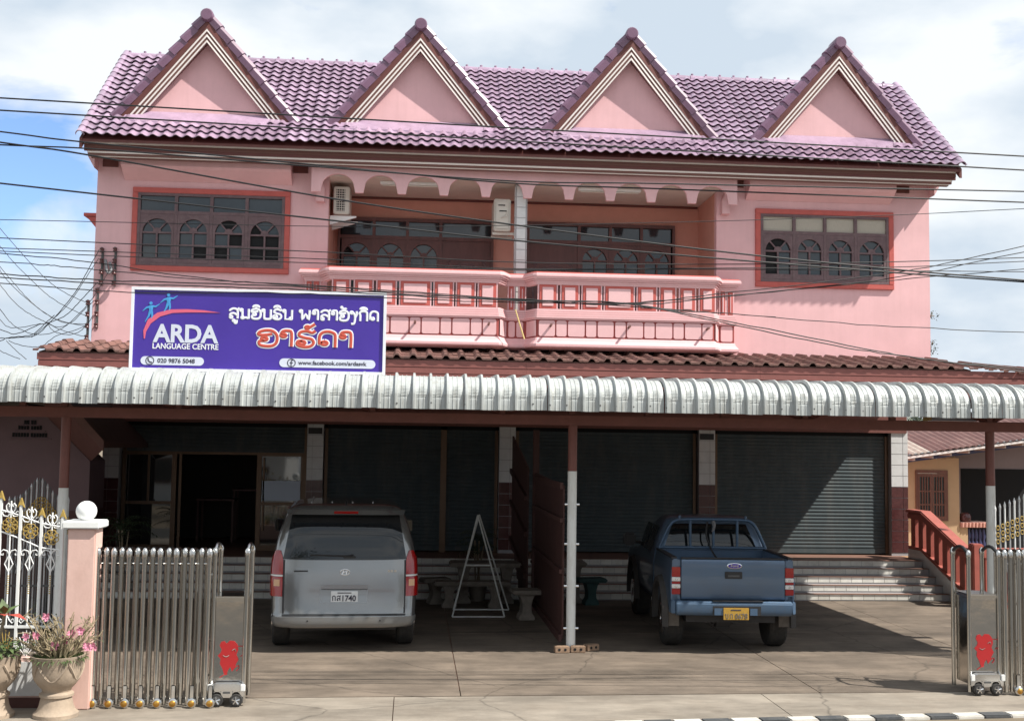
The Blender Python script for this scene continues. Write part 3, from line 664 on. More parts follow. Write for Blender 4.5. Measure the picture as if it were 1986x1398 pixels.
for i, (a, b, y) in enumerate(((4.08, 4.195, -1.635), (3.97, 4.07, -1.628), (3.86, 3.96, -1.622), (3.73, 3.85, -1.615))):
    for xa, xb in ((LX0-.02+i*.02, -4.2), (-4.197, -.1), (-.097, 4.1), (4.103, 9.7)): MB().box(xa, xb, y, y+.03, a, b).build('fascia_plank', 'lean_fascia', ln_)
MB().box(LX0, LX0+.04, -1.56, 0, 3.75, 4.2).build('lean_to_side', 'lean_fascia', ln_)
MB().box(-8, 8, 1.15, 1.2, 3.1, 4.2).build('upper_beam', 'steel_brown', B)

# ---- ground floor columns, tiled
CXs = [(-8.02, -7.70), (-4.12, -3.80), (-.345, -.02), (3.685, 4.02), (7.675, 8.03)]
FLZ = .62
tcol = MB().box(.003, .205, -.004, .004, .003, .215).mesh('tile', 'tile_white', None, .002)
tcol2 = MB().box(.003, .105, -.004, .004, .003, .215).mesh('tile', 'tile_white', None, .002)
tbr = MB().box(.003, .205, -.004, .004, .003, .215).mesh('tile', 'tile_brown', None, .002)
tbr2 = MB().box(.003, .105, -.004, .004, .003, .215).mesh('tile', 'tile_brown', None, .002)
for k, (a, b) in enumerate(CXs):
    cl = MB().box(a, b, 1.19, 1.5, FLZ, 4.2).build('column', 'tile_grout', B)
    wd = b-a; f1 = wd-.108
    for i in range(11):
        z = FLZ+.06+i*.2215; br = z < 1.85
        if z > 3.05: break
        xa, xb = (a+.002, a+.108) if k < 2 else (a+.002+f1, a+.002)
        inst('tile', tbr2 if br else tcol2, (xa, 1.184, z), cl); inst('tile', tbr if br else tcol, (xb, 1.184, z), cl, scale=((f1-.004)/.205, 1, 1))
    if k in (1, 3): MB().box(a+.02, b-.03, 1.165, 1.18, 2.91, 3.03).build('name_plaque', 'black_plastic', cl)
# ---- roller shutters
def shutter(x0, x1, z0, z1, y=1.34, label=None):
    mb = MB(); p = .072; n = int((z1-z0)/p); zs = []; 
    prof = []
    for i in range(n):
        z = z0+i*p
        for t, d in ((0, .010), (.14, .002), (.5, -.004), (.86, .002), (.985, .010)): prof.append((z+t*p, y+d))
    prof.append((z0+n*p, y)); vs = []
    for x in (x0, x1): vs += [(x, yy, z) for z, yy in prof]
    k = len(prof); mb.add(vs, [(i, i+1, k+i+1, k+i) for i in range(k-1)])
    mb.box(x0, x1, y-.012, y+.02, z0-.09, z0)
    s_ = mb.build('roller_shutter', 'shutter', B, 30)
    if label: s_['label'] = label
    for u in (x0-.06, x1): MB().box(u, u+.06, y-.03, y+.05, FLZ, z1+.1).build('guide_rail', 'aluminium_brown', s_)
    MB().box(x0+.2, x0+.32, y-.03, y-.013, z0-.07, z0-.03).build('shutter_lock', 'iron', s_)
shutter(-7.60, -4.18, 2.62, 3.10, label='roller shutter raised above the open shop front')
shutter(-3.72, -1.50, .74, 3.10); shutter(-1.38, -.42, .74, 3.10); shutter(.06, 3.60, .74, 3.10); shutter(4.10, 7.60, .74, 3.10)
MB().box(-7.84, 7.84, 1.6, 5.04, 4.2, 4.35).build('upper_floor', 'soffit_cream', B)
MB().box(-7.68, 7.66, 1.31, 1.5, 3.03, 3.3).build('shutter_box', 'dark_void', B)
# ---- shop front in the open bay
sf = MB(); ya, yb = 1.42, 1.48; zt = 2.53
for x in (-7.68, -6.70, -5.06, -4.20): sf.box(x-.045, x+.045, ya, yb, FLZ, zt)
sf.box(-7.635, -6.745, ya, yb, zt-.07, zt); sf.box(-5.015, -4.245, ya, yb, zt-.07, zt); sf.box(-6.655, -5.105, ya, yb, zt-.05, zt)
for a, b in ((-7.635, -6.745), (-5.015, -4.245)): sf.box(a, b, ya+.004, yb, 1.50, 1.56); sf.box(a, b, ya+.004, yb, FLZ, .72)
sf.box(-7.21, -7.17, ya+.01, yb, 1.56, zt-.07); sf.box(-4.98, -4.95, ya-.02, ya-.004, 1.0, zt-.1); sf.box(-6.60, -6.55, ya-.03, ya-.004, FLZ, zt-.05)
shop = sf.build('shop_front', 'aluminium_brown', B)
for a, b, c, d in ((-7.635, -7.21, 1.56, 2.46), (-7.17, -6.745, 1.56, 2.46), (-7.635, -6.745, .72, 1.50), (-5.015, -4.245, 1.56, 2.0), (-5.015, -4.245, 2.0, 2.46), (-5.015, -4.245, .72, 1.50)):
    t_ = random.uniform(-.006, .006)
    MB().add([(a, 1.45, c), (b, 1.45+t_, c), (b, 1.455+t_, d), (a, 1.455, d), (a, 1.462, c), (b, 1.462+t_, c), (b, 1.467+t_, d), (a, 1.467, d)], [(0, 1, 2, 3), (4, 5, 6, 7), (0, 1, 5, 4), (1, 2, 6, 5), (2, 3, 7, 6), (3, 0, 4, 7)]).build('pane', 'glass_shop', shop)
MB().box(-4.99, -4.25, 1.40, 1.415, 1.59, 1.98).build('bright_pane', 'tray_blue', shop)  # pale blue sheet, the sky's reflection in this pane put into colour
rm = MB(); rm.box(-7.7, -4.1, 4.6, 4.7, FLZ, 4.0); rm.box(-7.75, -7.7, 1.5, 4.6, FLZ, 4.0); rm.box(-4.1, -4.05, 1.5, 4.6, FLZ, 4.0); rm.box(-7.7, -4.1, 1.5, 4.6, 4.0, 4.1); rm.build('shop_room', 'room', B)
MB().box(-7.84, 7.84, .25, 5.0, .05, FLZ).build('floor_slab', 'step_nosing', B)
for i, (x, y, h) in enumerate(((-6.2, 3.6, .9), (-5.5, 3.9, 1.1))):
    t_ = MB(); t_.box(x-.4, x+.4, y-.3, y+.3, FLZ+h-.04, FLZ+h)
    for sx in (-.36, .36):
        for sy in (-.26, .26): t_.box(x+sx-.02, x+sx+.02, y+sy-.02, y+sy+.02, FLZ, FLZ+h-.04)
    tag(t_.build('table', 'wood_dark'), ('lower' if i == 0 else 'taller')+' dark table inside the open shop doorway', 'table')

# ================================================================== front steps and balustrade
ST = thing('front_steps', 'five white tiled steps running along the shop front', 'steps', (0, -.4, 0))
NR = 5; RH = FLZ/NR; TD = .29; SY = -1.03
m_ = MB()
for i in range(NR): m_.box(-8, 7.84, SY+i*TD+.006, SY+(i+1)*TD+(.0 if i < NR-1 else .6), .001, (i+1)*RH-.006)
base = m_.build('step', 'tile_grout', ST)
tiw = .212; stl = MB().box(.003, tiw-.003, -.006, .0, .018, RH-.008).mesh('tile', 'step_tile', None, .002)
rest = MB(); nosing = MB(); n = int(15.84/tiw)
for i in range(NR):
    for j in range(n):
        x = -8+j*tiw; vis = x > 3.1 or -1.7 < x < 1.9 or -6.2 < x < -4.7
        off = (i*.37 % 1)*0
        if vis: inst('tile', stl, (x+off, SY+i*TD+.004, i*RH), base, None)
        else: rest.box(x+.003, x+tiw-.003, SY+i*TD-.002, SY+i*TD+.004, i*RH+.018, (i+1)*RH-.008)
    nosing.box(-8, 7.84, SY+i*TD-.018, SY+i*TD+.10, (i+1)*RH-.006, (i+1)*RH+.004)
rest.build('tiles', 'step_tile', base, kind='stuff'); nosing.build('step_nosing', 'step_nosing', base)
BA = thing('stair_balustrade', 'red concrete balustrade sloping down beside the right end of the steps', 'balustrade', (7.93, -.3, 0))
bx0, bx1 = 7.85, 7.99
def bz(y): return .10 if y < -1.45 else (.10+(y+1.45)*.47)
MB().prism([(-1.75, 0.0), (.8, 0.0), (.8, .80), (.25, .80), (-1.45, .22), (-1.75, .22)], 'x', bx0, bx1).build('base_wall', 'tile_white', BA)
MB().prism([(.8, .86), (.8, .801), (.25, .801), (-1.45, .221), (-1.75, .221), (-1.75, .28), (-1.45, .28), (.23, .86)], 'x', bx0+.01, bx1-.01).build('bottom_rail', 'baluster_red', BA)
MB().prism([(.82, 1.40), (.82, 1.52), (.16, 1.52), (-1.42, .97), (-1.78, .97), (-1.78, .85), (-1.40, .85), (.2, 1.40)], 'x', bx0-.01, bx1+.01).build('hand_rail', 'baluster_red', BA, None, .02)
MB().prism([(.83, 1.521), (.83, 1.58), (.13, 1.58), (-1.44, 1.035), (-1.80, 1.035), (-1.80, .971), (-1.42, .971), (.16, 1.521)], 'x', bx0-.05, bx1+.05).build('rail_cap', 'baluster_red', BA, None, .02)
for i in range(7):
    y = .62-i*.345
    z0 = .86 if y > .25 else max(.28, .86-(.25-y)*.341); z1 = 1.40 if y > .2 else max(.85, 1.40-(.2-y)*.345)
    MB().box(bx0+.03, bx1-.03, y-.10, y+.10, z0-.03, z1+.03).build('baluster', 'baluster_red', BA)
MB().box(bx0-.03, bx1+.03, -2.0, -1.79, 0, 1.12).build('newel_post', 'baluster_red', BA, None, .02)
MB().box(8.03, 9.6, -1.98, -1.86, .88, 1.05).build('side_rail', 'baluster_red', BA); MB().box(8.03, 9.6, -1.97, -1.87, 0, .25).build('side_base', 'baluster_red', BA)
for i in range(8): MB().box(8.06+i*.2, 8.17+i*.2, -1.965, -1.875, .25, .88).build('baluster', 'baluster_red', BA)

# ================================================================== carport canopy
CP = thing('carport_canopy', 'corrugated zinc carport canopy with curved front edge across the forecourt', 'canopy', (0, -6.2, 0))
CY, CZ, CR = -7.40, 3.175, .40
def panel(w):
    # one sheet module: ribs standing at both sides, crimped lines on the bend
    prof = [(CY, CZ), (CY, CZ+.075), (CY+.003, CZ+.15)]
    for k in range(1, 13):
        a = PI-PI/2*k/12; prof.append((CY+CR+CR*math.cos(a), CZ+.15+CR*.70*math.sin(a)))
    crimp = []
    dense = []
    for i in range(len(prof)-1):
        for t in range(4): dense.append((lerp(prof[i][0], prof[i+1][0], t/4), lerp(prof[i][1], prof[i+1][1], t/4)))
    dense.append(prof[-1]); dense += [(-5.5, CZ+.475), (-3.5, CZ+.56), (-1.64, CZ+.63)]
    sec = [(0, 0), (.008, .0), (.016, .040), (.040, .040), (.050, .0), (.09, .0), (.094, .006), (.104, .006), (.108, .0), (.145, .0), (.149, .006), (.159, .006), (.163, 0), (w, 0), (w+.014, -.004)]
    vs = []; nd = len(dense)
    for i, (y, z) in enumerate(dense):
        a = Vector(dense[max(i-1, 0)]); b = Vector(dense[min(i+1, nd-1)]); t = (b-a).normalized(); nx = Vector((-t.y, t.x))
        if nx.y < 0 and i > 8: nx = -nx
        if nx.x > 0 and i <= 8: nx = -nx
        cmp_ = -.0065*min(1, (32-i)/14) if (8 <= i <= 32 and i % 2 == 0) else 0
        for (u, h) in sec:
            hh = h+(cmp_ if .05 < u < w-.001 else 0)
            vs.append((u, y+nx.x*hh, z+nx.y*hh))
    k = len(sec); fs = [(j*k+i, j*k+i+1, (j+1)*k+i+1, (j+1)*k+i) for j in range(nd-1) for i in range(k-1)]
    return MB().add(vs, fs)
PW = .2125; pm = panel(PW).mesh('roof_sheet', 'zinc', 35)
npan = 81
for i in range(npan):
    x = -9.3+i*PW
    inst('roof_sheet', pm, (x, random.uniform(-.006, .006), random.uniform(-.006, .006)), CP, (0, 0, random.uniform(-.002, .002)))
sc = MB().lathe([(.0, -.006), (.011, -.006), (.011, .004), (.0, .006)], (0, 0, 0), 8, ax='y').mesh('screw', 'iron')
for i in range(0, npan): inst('screw', sc, (-9.3+i*PW+.03, CY-.034, CZ+.07+random.uniform(-.012, .012)), CP)
CX0, CX1 = -9.3, 7.9
MB().box(CX0, CX1, -6.26, -6.14, 3.02, 3.16).build('front_beam', 'steel_brown', CP, None, .008)
MB().box(CX0, CX1, -6.24, -6.16, 3.36, 3.43).build('top_chord', 'steel_brown', CP)
MB().box(CX0, CX1, CY+.04, CY+.10, 3.30, 3.36).build('edge_purlin', 'steel_brown', CP)
for x in (-7.15, -6.62, -5.15, -3.55, -2.6, -.85, .1, 1.15, 2.2, 3.35, 4.6, 6.0, 7.2): MB().box(x-.04, x+.04, -6.235, -6.165, 3.16, 3.36).build('truss_strut', 'steel_brown', CP)
for a, b in ((-5.6, -5.2), (-4.6, -5.1), (-3.0, -2.65), (-2.1, -2.55), (-1.35, -.9), (-.35, -.8), (2.7, 3.3), (3.9, 3.4), (6.5, 6.05), (5.4, 5.95)):
    MB().tube([(a, -6.2, 3.36), (b, -6.2, 3.17)], .035, 4).build('truss_brace', 'steel_brown', CP)
for x in (-9.0, -6.59, -4.3, -2.0, .1, 2.1, 4.0, 6.0, 7.8):
    MB().add([(x-.03, CY+.14, 3.40), (x+.03, CY+.14, 3.40), (x+.03, -1.7, 3.68), (x-.03, -1.7, 3.68), (x-.03, CY+.14, 3.33), (x+.03, CY+.14, 3.33), (x+.03, -1.7, 3.58), (x-.03, -1.7, 3.58)], [(0, 1, 2, 3), (4, 5, 6, 7), (0, 1, 5, 4), (1, 2, 6, 5), (2, 3, 7, 6), (3, 0, 4, 7)]).build('rafter', 'steel_brown', CP)
for y, z in ((-5.0, 3.44), (-3.8, 3.50), (-2.6, 3.56)): MB().box(CX0, CX1, y-.025, y+.025, z-.03, z+.03).build('purlin', 'steel_brown', CP)
for x, zt in ((-6.59, 2.10), (.115, 2.40), (6.01, 2.27)):
    p = MB().tube([(x, -6.2, zt), (x, -6.2, 3.02)], .062, 16).build('post', 'steel_brown', CP, 40)
    MB().tube([(x, -6.2, 0), (x, -6.2, zt-.001)], .063, 16).build('post_sleeve', 'post_white', p, 40)
    if abs(x) < 1:
        for z in (.30, .86, 1.42, 1.95):
            for s in (-1, 1): MB().tube([(x+s*.06, -6.2, z), (x+s*.10, -6.2, z)], .018, 8).build('bolt', 'chrome', p)
# pale diffuser of the lamp hung under the canopy's right end
lb = thing('batten_light', 'pale blue lamp box tucked under the right end of the canopy', 'light', (5.6, -6.02, 3.2))
MB().box(5.22, 5.90, -6.10, -5.92, 3.17, 3.30).build('diffuser', 'tray_blue', lb, None, .01); MB().box(5.17, 5.218, -6.10, -5.92, 3.17, 3.30).build('end_cap', 'bamboo', lb)

# ================================================================== sign board
SB = thing('sign_board', 'blue language centre sign board with white frame above the canopy', 'sign', (-4.07, -6.7, 3.62))
SX0, SX1, SZ0, SZ1, SYY = -5.69, -2.43, 3.625, 4.70, -6.72
MB().box(SX0+.02, SX1-.02, SYY+.004, SYY+.06, SZ0+.02, SZ1-.02).build('panel', 'sign_blue', SB)
fr = MB(); e = .035
fr.box(SX0, SX1, SYY-.02, SYY+.07, SZ1-e, SZ1); fr.box(SX0, SX1, SYY-.02, SYY+.07, SZ0, SZ0+e); fr.box(SX0, SX0+e, SYY-.02, SYY+.07, SZ0+e, SZ1-e); fr.box(SX1-e, SX1, SYY-.02, SYY+.07, SZ0+e, SZ1-e)
fr.build('frame', 'sign_white', SB)
for x in (-5.2, -4.07, -2.9): MB().box(x-.02, x+.02, SYY+.075, SYY+.115, 3.5, 4.5).build('support', 'steel_brown', SB)
def SP(zx, zy):       # sign layout units: 0..1 across and down
    return (SX0+(SX1-SX0)*zx, SZ1-(SZ1-SZ0)*zy)
def sq(px, py):       # from the layout sheet (1880 x 600 units)
    return SP((px-48-(-30*(py-60)/600))/1888*1.0, (py-60-(px-60)*.022)/612)
def text(name, body, size, x, z, y, parent, m, bold=0, align='LEFT', width=None, ext=.002, local=False):
    c = bpy.data.curves.new(name, 'FONT'); c.body = body; c.size = size; c.offset = bold; c.align_x = align; c.extrude = ext; c.resolution_u = 3
    o = bpy.data.objects.new(name, c); COL.objects.link(o); bpy.context.view_layer.update()
    me = bpy.data.meshes.new_from_object(o.evaluated_get(bpy.context.evaluated_depsgraph_get())); COL.objects.unlink(o); bpy.data.objects.remove(o)
    xs = [v.co.x for v in me.vertices]; k = 1
    if width: k = width/(max(xs)-min(xs))
    x0 = min(xs) if align == 'LEFT' else 0
    for v in me.vertices: v.co = ((v.co.x-x0)*k, -v.co.z, v.co.y)
    me.materials.clear(); me.materials.append(M[m]); r = inst(name, me, (x, y, z), parent); me.name = name
    if local: r.location = (x, y, z)
    return r
YF = SYY+.001
x, z = sq(192, 460); x2, _ = sq(672, 460)
text('lettering', 'ARDA', .315, x, z, YF, SB, 'sign_grey', .010, width=x2-x)
x, z = sq(190, 512); x2, _ = sq(672, 512)
text('lettering', 'LANGUAGE CENTRE', .10, x, z, YF, SB, 'sign_white', .002, width=x2-x)
def pill(x0, y0, x1, y1):
    a, b = sq(x0, y0), sq(x1, y1); zc = (a[1]+b[1])/2; r = abs(a[1]-b[1])/2
    MB().prism(arc(b[0]-r, zc, r, -90, 90, 10)+arc(a[0]+r, zc, r, 90, 270, 10), 'y', YF-.002, YF+.002).build('number_bar', 'sign_grey', SB); return zc, r
def icon(cx, zc, r, kind):
    mb = MB(); mb.tube([(cx+u, YF-.004, zc+w_) for u, w_ in arc(0, 0, r, 0, 360, 20)], .006, 5, flat=.3)
    if kind == 'f': mb.tube([(cx+.02, YF-.004, zc+.035), (cx+.003, YF-.004, zc+.035), (cx-.003, YF-.004, zc+.02), (cx-.003, YF-.004, zc-.04)], .007, 5, flat=.3); mb.tube([(cx-.02, YF-.004, zc), (cx+.018, YF-.004, zc)], .006, 5, flat=.3)
    else: mb.tube([(cx-.022, YF-.004, zc+.03), (cx-.02, YF-.004, zc), (cx, YF-.004, zc-.02), (cx+.028, YF-.004, zc-.024)], .009, 5, flat=.3)
    mb.build('icon', 'ink', SB)
zc, r = pill(104, 568, 562, 640); x, _ = sq(225, 605); x2, _ = sq(498, 605)
text('lettering', '020 9876 5048', .078, x, zc-.025, YF-.003, SB, 'ink', .0015, width=x2-x); icon(sq(170, 605)[0], zc, .05, 'p')
zc, r = pill(1120, 586, 1832, 666); x, _ = sq(1258, 630); x2, _ = sq(1768, 630)
text('lettering', 'www.facebook.com/ardasvk', .072, x, zc-.02, YF-.003, SB, 'ink', .0015, width=x2-x); icon(sq(1208, 625)[0], zc, .05, 'f')
# swoosh and the two leaping figures
top = [(128, 440), (126, 380), (160, 300), (230, 250), (330, 226), (450, 224), (570, 232), (690, 250)]; bot = [(690, 250), (560, 248), (450, 248), (340, 252), (250, 278), (180, 330), (145, 390), (136, 440)]
MB().prism([(p[0], p[1]) for p in [sq(*q) for q in top+bot[1:]]], 'y', YF-.003, YF+.002).build('swoosh', 'sign_pink', SB)
def fig(ox, oy, k):
    mb = MB(); A = lambda u, w_: (lambda p: (p[0], YF-.002, p[1]))(sq(ox+u*k, oy+w_*k))
    c = A(0, -38); mb.lathe([(.0, -.004), (.020*k, -.004), (.020*k, .004), (.0, .004)], c, 12, ax='y')
    mb.tube([A(2, -22), A(0, 0), A(-2, 26)], [.024*k, .030*k, .020*k], 6, flat=.15)
    mb.tube([A(0, -14), A(-34, -4), A(-62, 20)], [.017*k, .013*k, .004], 6, flat=.15); mb.tube([A(2, -16), A(34, -12), A(66, -34)], [.017*k, .013*k, .004], 6, flat=.15)
    mb.tube([A(-6, 20), A(-18, 56), A(-46, 100)], [.019*k, .014*k, .004], 6, flat=.15); mb.tube([A(4, 20), A(8, 56), A(-4, 88)], [.019*k, .014*k, .004], 6, flat=.15)
    mb.build('figure_emblem', 'sign_cyan', SB)
fig(184, 218, 1.0); fig(314, 158, 1.0)
# Lao lettering drawn stroke by stroke
def circ(cx, cy, r=.11, a0=0, n=8): return arc(cx, cy, r, a0, a0+360, n)
G = {
 'so':  (.84, [circ(.22, .13, .10), [(.13, .18), (.15, .44), (.38, .54), (.58, .42), (.69, .30)], [(.70, .0), (.70, .70), (.60, .94), (.36, 1.0), (.14, .86), (.12, .74)], [(.62, .84), (.84, 1.08)]]),
 'no':  (.85, [circ(.14, .86, .10), [(.22, .80), (.22, .10)], circ(.24, .10, .09), [(.30, .06), (.50, .12), (.70, .02)], [(.70, .0), (.70, 1.0)]]),
 'o':   (.82, [circ(.28, .46, .11, 90), [(.28, .34), (.10, .30), (.12, .08), (.34, .0), (.60, .04), (.74, .28), (.74, .70), (.58, .96), (.34, 1.0), (.12, .90), (.06, .72), (.30, .70), (.56, .78)]]),
 'bo':  (.82, [circ(.13, .86, .10), [(.21, .80), (.21, .15), (.30, .02), (.60, .02), (.70, .14), (.70, 1.0)]]),
 'ho':  (.78, [circ(.26, .26, .11, 90), [(.26, .38), (.10, .34), (.08, .12), (.30, .0), (.56, .04), (.68, .26), (.60, .50), (.34, .58), (.14, .72), (.20, .94), (.44, 1.0), (.62, .90), (.74, 1.04)]]),
 'mo':  (.86, [circ(.13, .86, .10), [(.21, .80), (.21, .04), (.66, .04)], circ(.64, .12, .09), [(.72, .10), (.72, 1.0)]]),
 'pho': (.95, [circ(.13, .86, .10), [(.21, .80), (.24, .02), (.48, .58), (.72, .02), (.78, 1.0)]]),
 'aa':  (.60, [circ(.16, .70, .10), [(.08, .78), (.14, .96), (.34, 1.0), (.46, .86), (.46, .0)]]),
 'ngo': (.66, [circ(.16, .84, .10), [(.26, .84), (.40, .60), (.42, .10), (.34, -.28), (.14, -.30)], [(.42, .3), (.54, .6), (.54, 1.0)]]),
 'ko':  (.80, [[(.16, .0), (.16, .62), (.08, .74), (.20, .94), (.44, 1.0), (.64, .90), (.68, .70), (.68, .0)]]),
 'do':  (.82, [circ(.30, .26, .11, 90), [(.22, .34), (.12, .20), (.12, .70), (.24, .94), (.46, 1.0), (.66, .88), (.70, .66), (.70, .0)]]),
 'uu':  (0, [circ(-.42, -.22, .07), [(-.36, -.2), (-.34, -.44), (-.22, -.46), (-.20, -.14)]]),
 'on':  (0, [arc(-.42, 1.20, .22, 200, -20, 8, .16), circ(-.42, 1.27, .05)]),
 'am':  (0, [arc(-.42, 1.36, .20, 200, 340, 8, .16), circ(-.60, 1.34, .05)]),
 'i':   (0, [arc(-.40, 1.20, .24, 190, -10, 8, .16)+[(-.62, 1.18)]]),
 'kill': (0, [circ(-.34, 1.24, .07), [(-.30, 1.18), (-.20, 1.30), (-.06, 1.46)]]),
}
def lao(seq, x0, x1, zb, h, parent, m, r, y, flat=.25, kx=None):
    tot = sum(G[g][0] if g != ' ' else .5 for g in seq); kx = (x1-x0)/tot; cx = 0; mb = MB()
    for g in seq:
        if g == ' ': cx += .5; continue
        for st in G[g][1]:
            pts = [(x0+(cx+u)*kx, y, zb+w_*h) for u, w_ in st]
            if len(pts) > 3: pts = smoothpts(pts, 3)
            mb.tube(pts, r, 7, flat=flat)
        cx += G[g][0]
    mb.build('lettering', m, parent)
xa, zb = sq(748, 288); xb, _ = sq(1232, 288)
lao(['so', 'uu', 'no', 'o', 'on', 'bo', 'ho', 'on', 'mo'], xa, xb, zb-.005, .128, SB, 'sign_white', .015, YF)
xa, zb = sq(1272, 298); xb, _ = sq(1872, 298)
lao(['pho', 'aa', 'so', 'aa', 'o', 'am', 'ngo', 'ko', 'i', 'do'], xa, xb, zb-.005, .128, SB, 'sign_white', .015, YF)
xa, zb = sq(952, 500); xb, _ = sq(1680, 505)
seq = ['o', 'aa', 'ho', 'kill', 'do', 'aa']
lao(seq, xa, xb, zb+.01, .205, SB, 'sign_white', .034, YF, .12)
lao(seq, xa, xb, zb+.01, .205, SB, 'sign_red', .020, YF-.003, .22)

# ================================================================== vehicles
class Body:
    """body made of rounded plan sections; levels: (z, half width, y rear, y front)"""
    def __init__(s, lv, rr=.34, pr=5., rf=.7, pf=2.6): s.lv = lv; s.rr, s.pr, s.rf, s.pf = rr, pr, rf, pf
    def at(s, z):
        lv = s.lv
        if z <= lv[0][0]: return lv[0][1:]
        for a, b in zip(lv, lv[1:]):
            if z <= b[0]:
                t = (z-a[0])/(b[0]-a[0]); return tuple(lerp(a[i], b[i], t) for i in (1, 2, 3))
        return lv[-1][1:]
    def rear(s, x, z):
        w, yr, yf = s.at(z); q = min(1, abs(x)/w); return yr+s.rr*(1-(1-q**s.pr)**(1/s.pr))
    def front(s, x, z):
        w, yr, yf = s.at(z); q = min(1, abs(x)/w); return yf-s.rf*(1-(1-q**s.pf)**(1/s.pf))
    def ring(s, z):
        w, yr, yf = s.at(z); out = []
        for i in range(25):
            x = w*math.sin(PI/2*(-1+i/12)); out.append((x, s.rear(x, z), z))
        for t in (.1, .25, .5, .75, .9): out.append((w, lerp(yr+s.rr, yf-s.rf, t), z))
        for i in range(25):
            x = w*math.sin(PI/2*(1-i/12)); out.append((x, s.front(x, z), z))
        for t in (.9, .75, .5, .25, .1): out.append((-w, lerp(yr+s.rr, yf-s.rf, t), z))
        return out
    def shell(s, sub=3):
        zs = []
        for a, b in zip(s.lv, s.lv[1:]): zs += [lerp(a[0], b[0], k/sub) for k in range(sub)]
        zs.append(s.lv[-1][0]); mb = MB(); vs = []; n = None
        for z in zs:
            r = s.ring(z); n = len(r); vs += r
        fs = [(j*n+i, j*n+(i+1) % n, (j+1)*n+(i+1) % n, (j+1)*n+i) for j in range(len(zs)-1) for i in range(n)]
        fs += [tuple(range(n-1, -1, -1)), tuple((len(zs)-1)*n+i for i in range(n))]
        return mb.add(vs, fs)
    def rpatch(s, zs, xl, xr, off=.006, n=14, th=.02, bow=0):
        """panel lying on the rear, between x limits given per z"""
        mb = MB(); rows = []; zz = [zs[0]]+list(zs)+[zs[-1]]
        for j, z in enumerate(zz):
            w = s.at(z)[0]; a, b = max(-.9995, min(.9995, xl(z)/w)), max(-.9995, min(.9995, xr(z)/w)); a, b = math.asin(a), math.asin(b); row = []
            us = [a]+[lerp(a, b, i/n) for i in range(n+1)]+[b]
            for i, u in enumerate(us):
                x = w*math.sin(u); edge = j in (0, len(zz)-1) or i in (0, len(us)-1)
                zo = z+(bow*(1-((u-(a+b)/2)/((b-a)/2+1e-9))**2) if j <= 1 else 0)
                e = .004; x1 = min(w*.99999, x+e); x0 = max(-w*.99999, x-e); sl = (s.rear(x1, z)-s.rear(x0, z))/max(1e-6, x1-x0); k = 1/math.sqrt(1+sl*sl)
                o = off if not edge else off-th
                row.append((x+sl*k*o, s.rear(x, z)-k*o, zo))
            rows.append(row)
        m = len(rows[0]); vs = [p for r in rows for p in r]
        fs = [(j*m+i, j*m+i+1, (j+1)*m+i+1, (j+1)*m+i) for j in range(len(rows)-1) for i in range(m-1)]
        return mb.add(vs, fs)
def wheel(parent, x, y, r, wd, m='rubber'):
    s = 1 if x > 0 else -1
    tyre = MB().lathe([(r*.60, -wd/2), (r*.93, -wd/2), (r*.985, -wd*.40), (r, -wd*.28), (r, wd*.28), (r*.985, wd*.40), (r*.93, wd/2), (r*.60, wd/2)], (x, y, r), 28, ax='x')
    for k in range(4): tyre.lathe([(r*1.006, -.012), (r*1.006, .012)], (x+wd*(-.3+.2*k), y, r), 28, ax='x')
    w_ = tyre.build('wheel', m, parent, 40, local=True)
    o = MB().lathe([(.0, -.01), (r*.16, -.01), (r*.2, .012), (r*.56, .02), (r*.62, -.02), (r*.62, -.06), (.0, -.05)], (x+s*wd*.5, y, r), 24, ax='x') if s > 0 else MB().lathe([(.0, .01), (r*.16, .01), (r*.2, -.012), (r*.56, -.02), (r*.62, .02), (r*.62, .06), (.0, .05)], (x+s*wd*.5, y, r), 24, ax='x')
    o.build('rim', 'chrome', w_, 40, local=True)
# ---- silver van
VN = thing('minivan', 'silver grey van parked with its back to the street', 'van', (-2.90, -6.44, 0), math.radians(3.6))
vb = Body([(.33, .88, .05, 4.95), (.36, .91, .02, 4.98), (.40, .93, .005, 5.03), (.48, .94, .0, 5.06), (.52, .945, .02, 5.06), (.72, .955, .055, 5.05), (.90, .96, .075, 5.0), (1.05, .955, .095, 4.7), (1.22, .945, .125, 4.25), (1.40, .915, .17, 3.9), (1.60, .86, .24, 3.5), (1.74, .81, .33, 3.2), (1.82, .775, .40, 3.0), (1.855, .745, .43, 2.9), (1.885, .69, .50, 2.75), (1.905, .60, .62, 2.6), (1.915, .45, .85, 2.4)])
van = vb.shell().build('body', 'van_paint', VN, 35, local=True)
vb.rpatch([.34, .36, .40, .44, .475], lambda z: -vb.at(z)[0], lambda z: vb.at(z)[0], .012, 24).build('rear_bumper', 'van_lower', VN, 40, local=True)
vb.rpatch([.487, .50, .512], lambda z: -.80, lambda z: .80, .004, 20).build('seam_shade', 'black_plastic', VN, local=True)
tg = vb.rpatch([.515, .54, .60, .7, .8, .9, 1.0, 1.06, 1.10, 1.16, 1.20], lambda z: -.775 if z > .56 else -.70, lambda z: .775 if z > .56 else .70, .016, 20).build('tailgate', 'van_paint', VN, 40, local=True)
for s in (-1, 1): vb.rpatch([.52, .6, .8, 1.0, 1.2], (lambda z: -.797) if s < 0 else (lambda z: .777), (lambda z: -.777) if s < 0 else (lambda z: .797), .005, 2).build('seam_shade', 'black_plastic', VN, local=True)
vb.rpatch([.655, .67, .74, .80, .828], lambda z: -.31 if z > .66 else -.28, lambda z: .30 if z > .66 else .27, .0195, 8, .012).build('plate_recess', 'van_recess_tone', tg, local=True)
